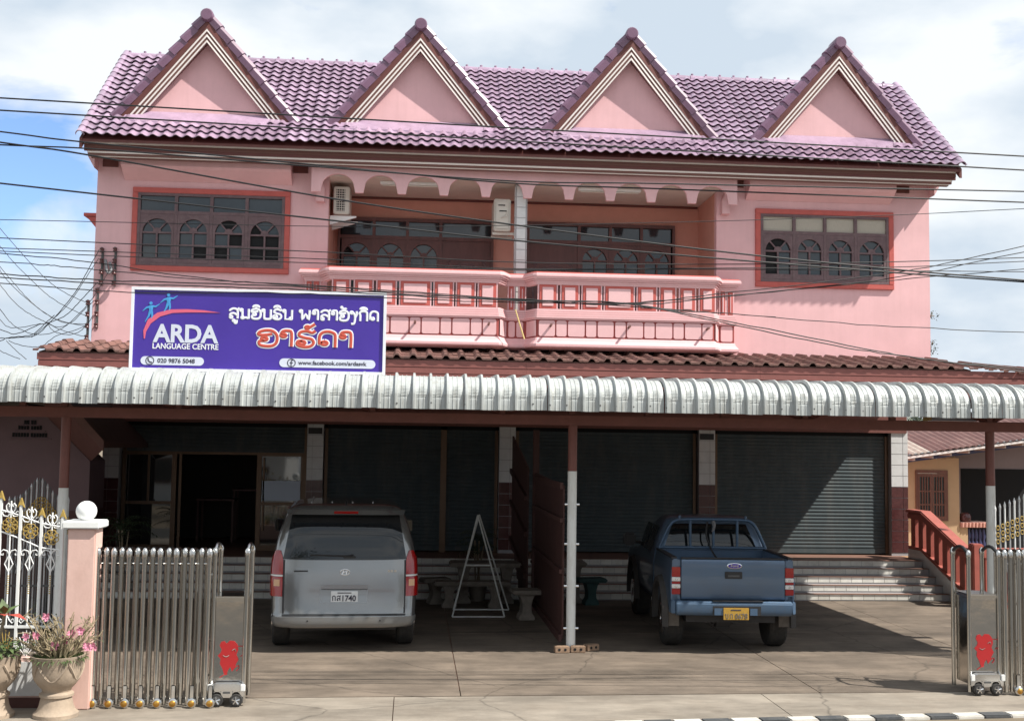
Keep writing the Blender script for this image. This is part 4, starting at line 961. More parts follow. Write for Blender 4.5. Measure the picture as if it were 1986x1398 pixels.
vb.rpatch([.835, .85, .87, .888], lambda z: -.30, lambda z: .30, .052, 8, .05).build('handle_bar', 'van_paint', tg, 40, local=True)
vb.rpatch([.824, .829, .834], lambda z: -.30, lambda z: .30, .021, 8).build('seam_shade', 'black_plastic', tg, local=True)  # black strip put in as shading under the handle bar
pz = .745; yp = vb.rear(0, pz)-.035
pl_ = MB().box(-.175, .175, yp, yp+.02, .665, .808).build('licence_plate', 'plate_white', tg, None, .004, local=True)
text('plate_number', '1740', .105, -.025, .680, yp-.004, pl_, 'ink', .002, width=.175, local=True)
mb_ = MB()
for st in G['ko'][1]: mb_.tube([(-.160+u*.062, yp-.002, .684+w_*.062) for u, w_ in st], .0065, 5, flat=.4)
mb_.build('plate_letter', 'ink', pl_, local=True)
mb_ = MB()
for st in G['so'][1]: mb_.tube([(-.100+u*.062, yp-.002, .684+w_*.062) for u, w_ in st], .006, 5, flat=.4)
mb_.build('plate_letter', 'ink', pl_, local=True)
MB().box(-.09, .09, yp-.003, yp-.001, .778, .790).build('plate_legend', 'ink', pl_, local=True)
gl = vb.rpatch([1.215, 1.235, 1.30, 1.4, 1.5, 1.6, 1.7, 1.775], lambda z: -lerp(.80, .705, (z-1.22)/.56), lambda z: lerp(.80, .705, (z-1.22)/.56), .016, 22, .02, bow=-.012).build('rear_window', 'car_glass', VN, 40, local=True)
sp = MB()
for k in range(1): pass
sp = vb.rpatch([1.785, 1.80, 1.825, 1.845], lambda z: -.70, lambda z: .70, .15, 22, .17).build('spoiler', 'van_paint', VN, 40, local=True)
vb.rpatch([1.80, 1.815, 1.83], lambda z: -.16, lambda z: .16, .157, 6).build('brake_light', 'lamp_red', sp, 40, local=True)
for s in (-1, 1):
    def lim(a):
        return (lambda z: -vb.at(z)[0]*.998 if z < 1.2 else -vb.at(z)[0]*lerp(.998, .955, (z-1.2)/.13), lambda z: -lerp(.80, .845, max(0, (z-1.22)/.11))) if s < 0 else (lambda z: lerp(.80, .845, max(0, (z-1.22)/.11)), lambda z: vb.at(z)[0]*.998 if z < 1.2 else vb.at(z)[0]*lerp(.998, .955, (z-1.2)/.13))
    l_, r_ = lim(0)
    tl_ = vb.rpatch([.735, .76, .82, .88, .94, .985], l_, r_, .018, 8).build('tail_light', 'lamp_red', VN, 40, local=True)
    vb.rpatch([.99, 1.0, 1.01], l_, r_, .018, 8).build('reverse_strip', 'lamp_white', tl_, 40, local=True)
    vb.rpatch([1.014, 1.06, 1.12, 1.18, 1.24, 1.29, 1.32], l_, r_, .018, 8).build('upper_lens', 'lamp_red', tl_, 40, local=True)
    vb.rpatch([.865, .89, .925, .95], (lambda z: -.905) if s < 0 else (lambda z: .835), (lambda z: -.835) if s < 0 else (lambda z: .905), .022, 4).build('indicator', 'lamp_amber', tl_, 40, local=True)
    mz = 1.42
    mr_ = MB().box(s*1.00-.10, s*1.00+.10, 3.55, 3.68, mz-.10, mz+.10).build('door_mirror', 'black_plastic', VN, 60, .03, local=True)
    MB().box(s*1.0-.085, s*1.0+.085, 3.54, 3.549, mz-.085, mz+.085).build('mirror_glass', 'car_glass', mr_, local=True)
    MB().tube([(s*.86, 3.7, mz-.06), (s*.95, 3.62, mz-.06)], .025, 6).build('mirror_arm', 'black_plastic', mr_, local=True)
    sw = MB(); 
    for ya, yb in ((.75, 1.95), (2.0, 3.1)):
        g = lambda u, v: (s*(vb.at(v)[0]+.005), u, v)
        MB().grid(g, lin(ya, min(yb, 3.2), 4), lin(1.26, 1.66, 4)).build('side_window', 'car_glass', VN, 40, local=True)
em = MB(); ye = vb.rear(0, 1.04)-.020
em.tube([(.062*math.cos(a), ye, 1.045+.036*math.sin(a)) for a in [2*PI*k/24 for k in range(25)]], .007, 6, flat=.6)
em.tube([(-.028, ye, 1.022), (-.018, ye, 1.07)], .007, 6); em.tube([(.018, ye, 1.02), (.030, ye, 1.068)], .007, 6); em.tube([(-.024, ye, 1.04), (.0, ye, 1.052), (.024, ye, 1.048)], .007, 6)
em.build('badge', 'chrome', tg, 40, local=True)
MB().box(-.66, -.48, vb.rear(.55, 1.06)-.024, vb.rear(.55, 1.06)-.016, 1.052, 1.070).build('name_badge', 'black_plastic', tg, local=True)
for i, u in enumerate((.56, .60, .645)): MB().box(u, u+.03, vb.rear(.6, 1.06)-.024, vb.rear(.6, 1.06)-.016, 1.045, 1.075).build('letter_badge', 'chrome', tg, local=True)
wp = MB(); yw = vb.rear(0, 1.27)-.04
wp.tube([(.02, yw+.03, 1.232), (.10, yw, 1.27), (.02, vb.rear(0, 1.26)-.035, 1.255), (-.45, vb.rear(.45, 1.27)-.03, 1.268)], .010, 6); wp.build('wiper', 'black_plastic', VN, 40, local=True)
MB().box(-.03, .14, yw, yw+.05, 1.225, 1.255).build('wiper_motor', 'black_plastic', VN, None, .01, local=True)
for i, u in enumerate((-.48, -.2, .08, .36)): MB().box(u, u+.018, .9, 2.4, 1.913, 1.928).build('roof_rib', 'van_paint', VN, local=True)
MB().tube([(0, .75, 1.91), (0, .70, 1.96)], .012, 6).build('aerial', 'black_plastic', VN, local=True)
MB().box(-.70, .70, .45, 4.7, .24, .36).build('underbody', 'black_plastic', VN, local=True)
for x, y in ((-.835, .82), (.835, .82), (-.80, 4.02), (.80, 4.02)): wheel(VN, x, y, .335, .215)
for u in (-.52, .52): MB().lathe([(.0, 0), (.012, 0), (.010, -.008), (.0, -.01)], (u*.9, vb.rear(u, .42)-.012, .43), 10, ax='y').build('parking_sensor', 'black_plastic', VN, local=True)

# ---- blue pickup
PK = thing('pickup_truck', 'blue pickup truck with rear rack bars and a yellow plate', 'pickup', (2.27, -6.48, 0), math.radians(-3.4)); PK.scale = (.975, .975, .985)
def pbox(name, x0, x1, y0, y1, z0, z1, m, parent=PK, bev=.0, smooth=None): return MB().box(x0, x1, y0, y1, z0, z1).build(name, m, parent, smooth, bev, local=True)
BH = 1.27
bd = MB()
sec = [(.70, .52), (.845, .56), (.865, .72), (.872, .95), (.855, 1.16), (.83, 1.265), (.78, 1.27), (.77, 1.20), (.78, .74), (.70, .70)]
for s in (-1, 1):
    o = MB(); ysb = [.06, .12, .30, .62, .80, 1.0, 1.25, 1.42, 1.55]
    vs = []
    for y in ysb: vs += [(s*(u-(.012 if y < .1 else 0)), y, w_) for u, w_ in sec]
    k = len(sec); fs = [(j*k+i, j*k+(i+1) % k, (j+1)*k+(i+1) % k, (j+1)*k+i) for j in range(len(ysb)-1) for i in range(k)]+[tuple(range(k)), tuple((len(ysb)-1)*k+i for i in range(k))]
    o.add(vs, fs).build('bed_side', 'pickup_paint', PK, 35, local=True)
    MB().add([(s*u, y, z) for y in (.08, 1.55) for u, z in ((.77, 1.271), (.845, 1.268), (.845, 1.29), (.77, 1.29))], [(0, 1, 5, 4), (1, 2, 6, 5), (2, 3, 7, 6), (3, 0, 4, 7), (0, 1, 2, 3), (4, 5, 6, 7)]).build('bed_rail', 'black_plastic', PK, local=True)
    # flared arches over both axles
    for yc in (.80, 3.80):
        fl = MB(); n = 14; prof = []
        for a in lin(-8, 188, n): prof.append((yc+math.cos(math.radians(a))*.47, .40+math.sin(math.radians(a))*.50))
        vs = []
        for y, z in prof:
            d = ((y-yc)/.47, (z-.40)/.5)
            vs += [(s*.84, y, z), (s*.935, y-.0*d[0], z-.02), (s*.94, y+.05*d[0], z+.05*d[1]), (s*.86, y+.085*d[0], z+.09*d[1])]
        fs = [(j*4+i, j*4+(i+1) % 4, (j+1)*4+(i+1) % 4, (j+1)*4+i) for j in range(n) for i in range(4)]+[(0, 1, 2, 3), (n*4, n*4+1, n*4+2, n*4+3)]
        fl.add(vs, fs).build('wheel_arch', 'pickup_lower', PK, 50, local=True)
    MB().add([(s*.70, .30, .33), (s*.93, .30, .33), (s*.93, .30, .60), (s*.70, .30, .60), (s*.70, .318, .33), (s*.93, .318, .33), (s*.93, .318, .60), (s*.70, .318, .60)], [(0, 1, 2, 3), (4, 5, 6, 7), (0, 1, 5, 4), (1, 2, 6, 5), (2, 3, 7, 6), (3, 0, 4, 7)]).build('mud_flap', 'mud', PK, local=True)
    # tail lamp stack
    x0, x1 = (.725, .845)
    base_ = pbox('tail_light', min(s*x0, s*x1), max(s*x0, s*x1), .045, .10, .79, .87, 'lamp_red', PK, .008)
    for a, b, m in ((.873, .928, 'lamp_white'), (.931, .965, 'lamp_red'), (.968, 1.022, 'lamp_white'), (1.025, 1.16, 'lamp_red')): pbox('lens', min(s*x0, s*x1), max(s*x0, s*x1), .045-(.004 if m == 'lamp_white' else 0), .10, a, b, m, base_, .006)
    for a in (.90, .995): MB().lathe([(.0, 0), (.018, 0), (.015, -.006), (.0, -.008)], (s*.785, .040, a), 10, ax='y').build('bulb', 'chrome', base_, 40, local=True)
    pbox('corner_panel', min(s*.725, s*.84), max(s*.725, s*.84), .055, .12, 1.163, 1.262, 'pickup_paint', PK, .01); pbox('corner_panel', min(s*.725, s*.845), max(s*.725, s*.845), .06, .12, .70, .787, 'pickup_paint', PK, .01)
    # cab side glass, mirror
    m_ = MB().box(s*1.02-.10, s*1.02+.10, 3.25, 3.36, 1.18, 1.38).build('door_mirror', 'black_plastic', PK, 60, .03, local=True)
    MB().tube([(s*.82, 3.34, 1.22), (s*.95, 3.32, 1.24)], .025, 6).build('mirror_arm', 'black_plastic', m_, local=True)
pbox('bed_floor', -.78, .78, .10, 1.55, .72, .76, 'black_plastic'); pbox('bed_front', -.83, .83, 1.551, 1.60, .70, 1.27, 'pickup_paint')
tgp = MB().prism([(.05, .725), (.035, .76), (.030, 1.10), (.022, 1.20), (.030, 1.262), (.10, 1.272), (.11, .725)], 'x', -.715, .715).build('tailgate', 'pickup_paint', PK, 30, .004, local=True)
pbox('crease', -.70, .70, .026, .034, 1.155, 1.162, 'pickup_paint', tgp, .002); pbox('crease', -.70, .70, .036, .044, .79, .797, 'pickup_paint', tgp, .002)
pbox('tailgate_cap', -.715, .715, .035, .105, 1.273, 1.288, 'black_plastic', tgp)
pbox('handle_plate', -.115, .125, .016, .034, 1.01, 1.105, 'black_plastic', tgp, .006); pbox('pull_handle', -.075, .085, .008, .020, 1.035, 1.06, 'iron', tgp, .004)
MB().lathe([(.0, -.004), (.9, -.004), (1.0, 0), (1.0, .01), (.0, .01)], (0, 0, 0), 28, ax='y').build('badge', 'chrome', tgp, 40, local=True)
bdg = tgp.children[-1]
for o in tgp.children:
    if o.name.startswith('badge'): o.scale = (.105, 1, .040); o.location = (.015, .014, 1.185)
bo_ = MB().lathe([(.0, -.002), (1, -.002), (1, .006), (.0, .006)], (0, 0, 0), 28, ax='y').build('badge_field', 'sign_blue', tgp, 40, local=True); bo_.scale = (.090, 1, .031); bo_.location = (.015, .0088, 1.185)
text('badge_lettering', 'Ford', .052, -.037, 1.170, .0055, tgp, 'chrome', .001, width=.105, local=True)
bp = MB().prism([(-.06, .55), (-.075, .60), (-.075, .69), (-.05, .715), (.04, .715), (.04, .52), (-.02, .52)], 'x', -.80, .80).build('rear_bumper', 'bar_blue', PK, 30, .012, local=True)
for s in (-1, 1): MB().prism([(s*.801, -.045), (s*.86, .0), (s*.87, .16), (s*.80, .16)], 'z', .54, .712).build('bumper_corner', 'bar_blue', PK, 40, .012, local=True)
pbox('bumper_step', -.30, .40, -.080, .02, .7155, .724, 'black_plastic', bp)
pbox('plate_recess', -.30, .36, -.0775, -.0755, .53, .655, 'black_plastic', bp)
pbox('plate_bracket', -.28, -.15, -.086, -.078, .535, .625, 'bar_blue', bp); pbox('plate_bracket', .21, .31, -.086, -.078, .535, .625, 'bar_blue', bp)
yp_ = pbox('licence_plate', -.16, .19, -.10, -.085, .475, .635, 'plate_yellow', bp, .004)
text('plate_number', '0678', .10, .0, .492, -.103, yp_, 'mud', .001, width=.17, local=True); 
mb_ = MB()
for i, g in enumerate(('bo', 'ko')):
    for st in G[g][1]: mb_.tube([(-.135+i*.062+u*.055, -.102, .494+w_*.062) for u, w_ in st], .005, 5, flat=.4)
mb_.build('plate_letter', 'mud', yp_, local=True); pbox('plate_legend', -.06, .08, -.1035, -.1005, .60, .613, 'ink', yp_)
# cab
cb = Body([(.48, .80, 1.63, 4.98), (.60, .865, 1.62, 5.02), (.90, .875, 1.62, 5.0), (1.05, .87, 1.625, 4.86), (1.12, .862, 1.63, 3.75), (1.22, .85, 1.64, 3.55), (1.45, .78, 1.70, 3.2), (1.62, .70, 1.76, 2.9), (1.70, .655, 1.82, 2.72), (1.735, .60, 1.92, 2.6), (1.75, .48, 2.05, 2.5)], rr=.16, pr=6, rf=.4, pf=3)
cb.shell().build('cab', 'pickup_paint', PK, 35, local=True)
cb.rpatch([1.29, 1.33, 1.45, 1.58, 1.64], lambda z: -lerp(.70, .56, (z-1.29)/.35), lambda z: lerp(.70, .56, (z-1.29)/.35), .012, 14).build('cab_window', 'car_glass', PK, 40, local=True)
for s in (-1, 1):
    for ya, yb in ((1.95, 2.55), (2.60, 3.15)):
        MB().grid(lambda u, v: (s*(cb.at(v)[0]+.006), u, v), lin(ya, yb, 3), lin(1.20, 1.58, 4)).build('side_window', 'car_glass', PK, 40, local=True)
# rack behind the cab
yb_ = 1.50
frame = smoothpts([(-.80, yb_, 1.29), (-.775, yb_, 1.36), (-.66, yb_, 1.60), (-.575, yb_, 1.69), (-.44, yb_, 1.715), (0, yb_, 1.72), (.44, yb_, 1.715), (.575, yb_, 1.69), (.66, yb_, 1.60), (.775, yb_, 1.36), (.80, yb_, 1.29)], 5)
rk = MB().tube(frame, .026, 8).build('rack', 'bar_blue', PK, 50, local=True)
MB().tube([(-.80, yb_, 1.305), (.80, yb_, 1.305)], .024, 8).build('rack_bar', 'bar_blue', rk, 50, local=True)
for u in (-.335, .015, .375): MB().tube([(u, yb_, 1.31), (u, yb_, 1.71)], .021, 8).build('rack_bar', 'bar_blue', rk, 50, local=True)
for u in (-.50, .50): MB().tube([(u, yb_, 1.72), (u, yb_, 1.775)], .022, 8).build('rack_peg', 'bar_blue', rk, 50, local=True)
MB().tube(smoothpts([(-.08, yb_-.03, 1.69), (-.10, yb_-.035, 1.5), (-.06, yb_-.05, 1.36), (.0, yb_-.1, 1.22), (.05, yb_-.16, 1.15)], 4), .014, 5).build('strap', 'black_plastic', rk, local=True)
MB().tube(smoothpts([(.0, yb_-.03, 1.70), (.02, yb_-.04, 1.62), (-.01, yb_-.035, 1.54)], 4), [.03]*4+[.022]*3+[.012]*2, 6).build('rag', 'grey_cloth', rk, 50, local=True)
pbox('underbody', -.62, .62, .2, 4.7, .40, .52, 'black_plastic'); pbox('differential', -.15, .15, .68, .92, .25, .42, 'black_plastic', PK, .05)
MB().tube([(-.75, .80, .37), (.75, .80, .37)], .05, 8).build('axle', 'black_plastic', PK, local=True)
for x, y in ((-.74, .80), (.74, .80), (-.76, 3.80), (.76, 3.80)): wheel(PK, x, y, .375, .255)

# ================================================================== gates
def tube_gate(th, xs_, y, zt, wheels):
    for i, (x, yy) in enumerate(xs_):
        t = MB().tube([(x-.004, yy, .03), (x-.002, yy, zt-.10), (x, yy, zt-.07)], [.025, .025, .032], 12).build('tube', 'steel', th, 50)
        MB().lathe([(.032, -.07), (.034, -.02), (.028, .0), (.014, .02), (.0, .026)], (x, yy, zt), 10).build('cap', 'steel', t, 50)
        MB().tube([(x, yy+.0, zt-.02), (x+.01, yy+.10, zt+.005), (x+.012, yy+.22, zt-.02)], .020, 8).build('top_bar', 'steel', t, 50)
        MB().tube([(x+.012, yy+.24, zt-.03), (x+.008, yy+.24, .05)], .018, 8).build('rear_tube', 'steel', t, 50)
    for z in (zt-.14,): MB().tube([(xs_[0][0], y+.03, z), (xs_[-1][0], y+.03, z)], .007, 5).build('link_bar', 'steel', th)
    for x in wheels:
        w_ = MB().lathe([(.0, -.035), (.03, -.035), (.05, -.02), (.05, .02), (.0, .02)], (x, y-.03, .05), 18, ax='y').build('wheel', 'steel', th, 40)
        MB().lathe([(.0, -.016), (.02, -.012), (.034, 0), (.0, 0)], (x, y-.066, .05), 14, ax='y').build('hub', 'brass', w_, 40)
        MB().box(x-.024, x+.024, y-.035, y-.022, .09, .23).build('wheel_fork', 'chrome', w_, None, .01)
def cart(th, x0, x1, y, dep, lean, zt, mirror):
    """drive unit at the leading end of a folding gate"""
    ztop = 1.07
    body = MB().box(x0+.035, x1-.035, y, y+dep, .10, ztop).build('drive_box', 'steel_sheet', th, None, .006)
    MB().box(x0+.02, x1-.02, y-.015, y+dep+.01, ztop, ztop+.05).build('box_lid', 'steel', th, None, .012)
    for x in (x0+.015, x1-.015):
        for yy in (y-.012, y+dep+.02):
            p = MB().tube([(x-.004, yy, .03), (x, yy, zt-.08), (x, yy, zt-.06)], [.024, .024, .029], 12).build('upright', 'steel', th, 50)
            MB().lathe([(.029, -.06), (.031, -.02), (.024, .0), (.0, .02)], (x, yy, zt), 10).build('cap', 'steel', p, 50)
        hoop = [(x, y-.012+(dep+.032)*t, zt-.03+.07*math.sin(PI*t)) for t in lin(0, 1, 8)]
        MB().tube(hoop, .02, 8).build('hoop', 'steel' if not mirror else 'black_plastic', th, 50)
    c = (x0+x1)/2; hw = (x1-x0)/2
    car = MB().prism([(c-hw, .10), (c-hw, .22), (c-hw*.6, .245), (c+hw*.6, .245), (c+hw, .22), (c+hw, .10), (c+hw*.78, .10), (c+hw*.7, .15), (c+hw*.35, .15), (c+hw*.25, .09), (c-hw*.25, .09), (c-hw*.35, .15), (c-hw*.7, .15), (c-hw*.78, .10)], 'y', y-.07, y-.016).build('skirt', 'chrome', th, None, .01)
    MB().box(c-hw*.2, c+hw*.2, y-.078, y-.071, .135, .155).build('skirt_slot', 'iron', car)
    for s in (-1, 1):
        MB().box(c+s*hw*.92-.025, c+s*hw*.92+.025, y-.09, y-.071, .16, .235).build('skirt_lamp', 'white_paint', car, None, .008)
        xx = c+s*hw*.55
        w_ = MB().lathe([(.045, -.03), (.062, -.03), (.066, -.015), (.066, .02), (.045, .02)], (xx, y-.06, .066), 20, ax='y').build('wheel', 'rubber', th, 40)
        MB().lathe([(.0, -.012), (.012, -.014), (.014, -.006), (.044, -.006), (.046, .0), (.0, .0)], (xx, y-.085, .066), 18, ax='y').build('hub_cap', 'iron', w_, 40)
        for k in range(5):
            a = 2*PI*k/5+.3; MB().tube([(xx, y-.10, .066), (xx+.042*math.cos(a), y-.096, .066+.042*math.sin(a))], .008, 5).build('spoke', 'chrome', w_)
    # red paper-cut style decoration, an irregular curling silhouette
    ye_ = y-.004; k = .00150*hw/.1825
    ol = [(1005, 838), (1014, 815), (1036, 808), (1052, 826), (1072, 806), (1104, 808), (1126, 832), (1134, 868), (1121, 902), (1138, 935), (1122, 962), (1112, 994), (1094, 1018), (1082, 984), (1066, 1010), (1060, 1036), (1040, 1034), (1030, 1000), (1010, 962), (1014, 930), (994, 908), (1012, 890), (1020, 868)]
    eb = MB(); P2 = lambda a, b: (c+(a-1068)*k, .485-(b-925)*k)
    eb.prism([P2(*q) for q in ol], 'y', ye_-.002, ye_+.003)
    eb.build('emblem', 'emblem_red', th)
    for pts in ([(1120, 850), (1150, 842), (1176, 856), (1174, 890), (1150, 914)], [(1112, 990), (1136, 976), (1140, 992), (1124, 1012)], [(1062, 1036), (1040, 1040), (1012, 1058)]):
        MB().tube(smoothpts([(P2(*q)[0], ye_-.002, P2(*q)[1]) for q in pts], 4), .0045, 5, flat=.4).build('emblem_curl', 'emblem_red', th)
    for pts in ([(1030, 905), (1050, 916), (1072, 906)], [(1092, 872), (1110, 862), (1116, 880)]):
        MB().tube(smoothpts([(P2(*q)[0], ye_-.005, P2(*q)[1]) for q in pts], 4), .0035, 5, flat=.3).build('emblem_line', 'steel_sheet', th)
GL = thing('folding_gate', 'folded stainless steel gate with eight brass hubbed wheels beside the pink pillar', 'gate', (-4.6, -9.5, 0), 0, 'folding steel gates')
gx = [-5.262, -5.184, -5.102, -5.028, -4.948, -4.868, -4.79, -4.712, -4.632, -4.55, -4.468, -4.386, -4.308, -4.215, -4.13]
tube_gate(GL, [(x, -9.5+(i % 2)*.03) for i, x in enumerate(gx)], -9.5, 1.60, [-5.256, -5.094, -4.936, -4.778, -4.61, -4.45, -4.262, -4.075-.0])
cart(GL, -4.10, -3.735, -9.42, .34, 0, 1.61, False)
for z in (.30, .66, 1.02, 1.34): MB().tube([(-4.16, -9.40, z), (-4.12, -9.34, z)], .012, 6).build('hinge', 'steel', GL)
GR = thing('folding_gate', 'folded stainless steel gate with brown flanked drive box at the right edge', 'gate', (4.7, -9.0, 0), 0, 'folding steel gates')
gx2 = [4.72, 4.805, 4.885, 4.965, 5.045, 5.125, 5.2]
tube_gate(GR, [(x, -9.03+(i % 2)*.03) for i, x in enumerate(gx2)], -9.03, 1.605, [4.845, 4.99, 5.13])
cart(GR, 4.285, 4.67, -9.0, .36, 0, 1.605, True)
# ---- pillar
PI_ = thing('gate_pillar', 'pink gate pillar with white cap and white ball on top', 'pillar', (-5.41, -9.46, 0))
MB().box(-5.55, -5.27, -9.60, -9.32, 0, 1.822).build('shaft', 'pillar_pink', PI_, None, .012)
MB().box(-5.60, -5.225, -9.645, -9.275, 1.823, 1.90).build('cap', 'white_paint', PI_, None, .012)
MB().lathe([(.105*math.cos(math.radians(a)), .105+.105*math.sin(math.radians(a))-.012) for a in range(-82, 91, 8)], (-5.41, -9.46, 1.90), 24).build('ball', 'white_paint', PI_, 60)
# ---- white ornamental fence
WF = thing('iron_fence', 'white wrought iron fence with gold spear tips and rosettes', 'fence', (-5.95, -9.42, 0))
FY = -9.42
MB().box(-7.2, -5.56, -9.50, -9.34, 0, .10).build('footing', 'mauve_low', WF)
MB().box(-7.2, -5.56, -9.48, -9.36, .10, .50).build('plinth', 'pillar_pink', WF)
MB().box(-6.15, -5.60, -9.50, -9.481, .12, .46).build('marble_slab', 'tile_white', WF)
bars = [(-6.92, 2.45), (-6.705, 2.38), (-6.495, 2.30), (-6.283, 2.192), (-6.08, 2.122), (-5.868, 2.021), (-5.655, 2.007)]
for x, zt in bars:
    b_ = MB().box(x-.013, x+.013, FY-.013, FY+.013, .5, zt-.06).build('upright', 'white_paint', WF)
    MB().prism([(x-.034, zt-.10), (x, zt), (x+.034, zt-.10), (x+.014, zt-.075), (x-.014, zt-.075)], 'y', FY-.02, FY+.02).build('spear_tip', 'gold', b_)
def up_(x):  # upper sloping rail, lower sloping rail
    return lerp(1.997, 1.823, (x+6.283)/.63), lerp(1.774, 1.581, (x+6.273)/.6)
for xs_ in ([(-6.9, 2.20), (-6.283, 1.997), (-6.087, 1.939), (-5.881, 1.862), (-5.655, 1.823)], [(-6.9, 1.98), (-6.273, 1.774), (-6.076, 1.701), (-5.871, 1.611), (-5.655, 1.585)]):
    MB().tube([(x, FY, z) for x, z in xs_], .008, 6).build('sloping_rail', 'white_paint', WF)
MB().box(-7.2, -5.6, FY-.012, FY+.012, .79, .815).build('lower_rail', 'white_paint', WF)
for i in range(6):
    xa, xb = bars[i][0], bars[i+1][0]; c = (xa+xb)/2; zu, zl = up_(c); zu -= .02
    sb_ = MB(); sb_.tube([(c, FY, .815), (c, FY, zu+.14)], .008, 6); sb_.build('short_bar', 'white_paint', WF)
    for s in (-1, 1):
        MB().tube([(c+s*u, FY, zu+w_) for u, w_ in [(.0, .02), (.03, -.02), (.07, -.015), (.088, .015), (.07, .035), (.05, .02)]], .0065, 5).build('scroll', 'white_paint', WF)
        MB().tube([(c+s*u, FY, zu+w_) for u, w_ in [(.0, .05), (.02, .02), (.045, .05), (.05, .09), (.03, .115), (.012, .10), (.02, .08)]], .0065, 5).build('scroll', 'white_paint', WF)
        MB().tube([(c+s*u, FY, 1.575+w_) for u, w_ in [(.0, -.04), (.02, .0), (.06, .012), (.088, -.01), (.085, -.04), (.062, -.042), (.06, -.025)]], .0065, 5).build('scroll', 'white_paint', WF)
        MB().tube([(c, FY, 1.535), (c+s*.042, FY, 1.44), (c, FY, 1.36)], .0065, 5).build('scroll', 'white_paint', WF)
        MB().tube([(c+s*u, FY, .82+w_) for u, w_ in [(.0, .11), (.03, .05), (.06, .02), (.08, .04), (.065, .065), (.05, .05)]], .0065, 5).build('scroll', 'white_paint', WF)
    zr_ = (zu+zl)/2-.005
    rs = MB()
    for k in range(8):
        a = PI/8+2*PI*k/8; rs.tube([(c+.052*math.cos(a)+.026*math.cos(t), FY-.012, zr_+.052*math.sin(a)+.026*math.sin(t)) for t in lin(0, 2*PI, 8)], .0055, 5)
    rs.tube([(c+.022*math.cos(t), FY-.012, zr_+.022*math.sin(t)) for t in lin(0, 2*PI, 8)], .006, 5)
    rs.build('rosette', 'gold', WF)
    tw = MB()
    for k in range(9): tw.lathe([(.004, -.012), (.011, 0), (.004, .012)], (c, FY, 1.32-.022*k), 6)
    tw.build('twisted_bar', 'gold', WF)
    fan = MB()
    for k in range(7):
        a = math.radians(25+k*21.6); fan.tube([(c, FY, .5), (c+.25*math.cos(a)*.4, FY, .5+.27*math.sin(a))], .005, 5)
    fan.build('fan_bars', 'gold' if i % 2 else 'white_paint', WF)
# ---- iron gate behind the white fence
def spear_gate(name, label, x0, x1, y, base, peak, mats, m_gold, zb, group=None, n=22, asym=None):
    t = thing(name, label, 'gate', ((x0+x1)/2, y, 0), 0, group)
    for i in range(n+1):
        u = i/n; x = lerp(x0, x1, u); z = base+(peak-base)*(asym(u) if asym else math.exp(-((u-.5)/.22)**2))
        MB().tube([(x, y, zb), (x, y, z-.10), (x, y, z-.05), (x, y, z)], [.011, .011, .016, .001], 6).build('spear_bar', mats[i % 2], t)
        if i < n:
            lf_ = MB()
            for s in (-1, 1):
                lf_.tube([(x+.012, y-.015, z-.75), (x+.03+s*.022, y-.015, z-.9), (x+.03-s*.015, y-.015, z-1.05)], .006, 5)
            lf_.build('bent_bar', mats[(i+1) % 2], t)
            sc = MB()
            for k in range(3): sc.tube([(x+.03+.022*math.cos(a), y-.012, z-.30-.09*k+.03*math.sin(a)) for a in lin(0, 2*PI, 6)], .0065, 4)
            sc.build('gilt_scroll', m_gold, t)
    for z in (zb+.06, zb+.55): MB().box(x0, x1, y-.012, y+.012, z-.015, z+.015).build('cross_rail', 'iron', t)
    return t
spear_gate('iron_gate', 'dark iron gate with silver spears rising to a peak behind the white fence', -7.50, -6.72, -5.5, 1.95, 2.22, ('iron_silver', 'iron'), 'gold', .2)
spear_gate('iron_gate', 'white and gold spear topped gate behind the right steel gate', 5.66, 7.0, -7.0, 2.04, 2.55, ('white_paint', 'iron_silver'), 'gold', .2, None, 20, lambda u: u**1.0)

# ================================================================== planters and plants
def urn(x, y, label, sc=1.0):
    t = thing('urn_planter', label, 'planter', (x, y, 0), 0, 'stone urn planters by the fence')
    p = [(.0, 0), (.215, 0), (.215, .035), (.185, .06), (.165, .10), (.150, .17), (.145, .195), (.165, .20), (.165, .225), (.135, .245), (.14, .27), (.17, .30), (.215, .36), (.235, .44), (.24, .52), (.255, .57), (.262, .60), (.245, .60), (.225, .56), (.0, .55)]
    MB().lathe([(r*sc, h*sc) for r, h in p], (x, y, 0), 28).build('bowl', 'urn', t, 40)
    sw = MB()
    for k in range(5):
        a0 = 2*PI*k/5+.4; pts = []
        for q in lin(0, 1, 8):
            a = a0+q*1.2; h = .53-.16*math.sin(PI*q); rr = .238 if h > .44 else lerp(.17, .236, (h-.30)/.14)
            pts.append((x+rr*1.01*math.cos(a), y+rr*1.01*math.sin(a), h))
        sw.tube(pts, .014, 5)
    sw.build('swag', 'urn', t, 50)
    MB().lathe([(.0, 0), (.225, .0), (.225, .01), (.0, .015)], (x, y, .565), 16).build('soil', 'earth', t)
    return t
urn(-5.52, -9.86, 'stone urn planter with pink flowering plant, right one of two by the pillar')
urn(-6.14, -9.86, 'stone urn planter cut by the left picture edge, under a red leaved plant')
def leafmb(mb, p, d, l, w_, up=Vector((0, 0, 1)), droop=.2):
    d = Vector(d).normalized(); s = d.cross(up)
    if s.length < .1: s = d.orthogonal()
    s.normalize(); p = Vector(p); n_ = s.cross(d)
    a = p+d*l*.45+s*w_+n_*l*.06; b = p+d*l*.45-s*w_+n_*l*.06; m1 = p+d*l*.5; e = p+d*l-Vector((0, 0, droop*l))
    mb.add([p, a, e, b, m1], [(0, 4, 1), (0, 3, 4), (4, 2, 1), (3, 2, 4)])
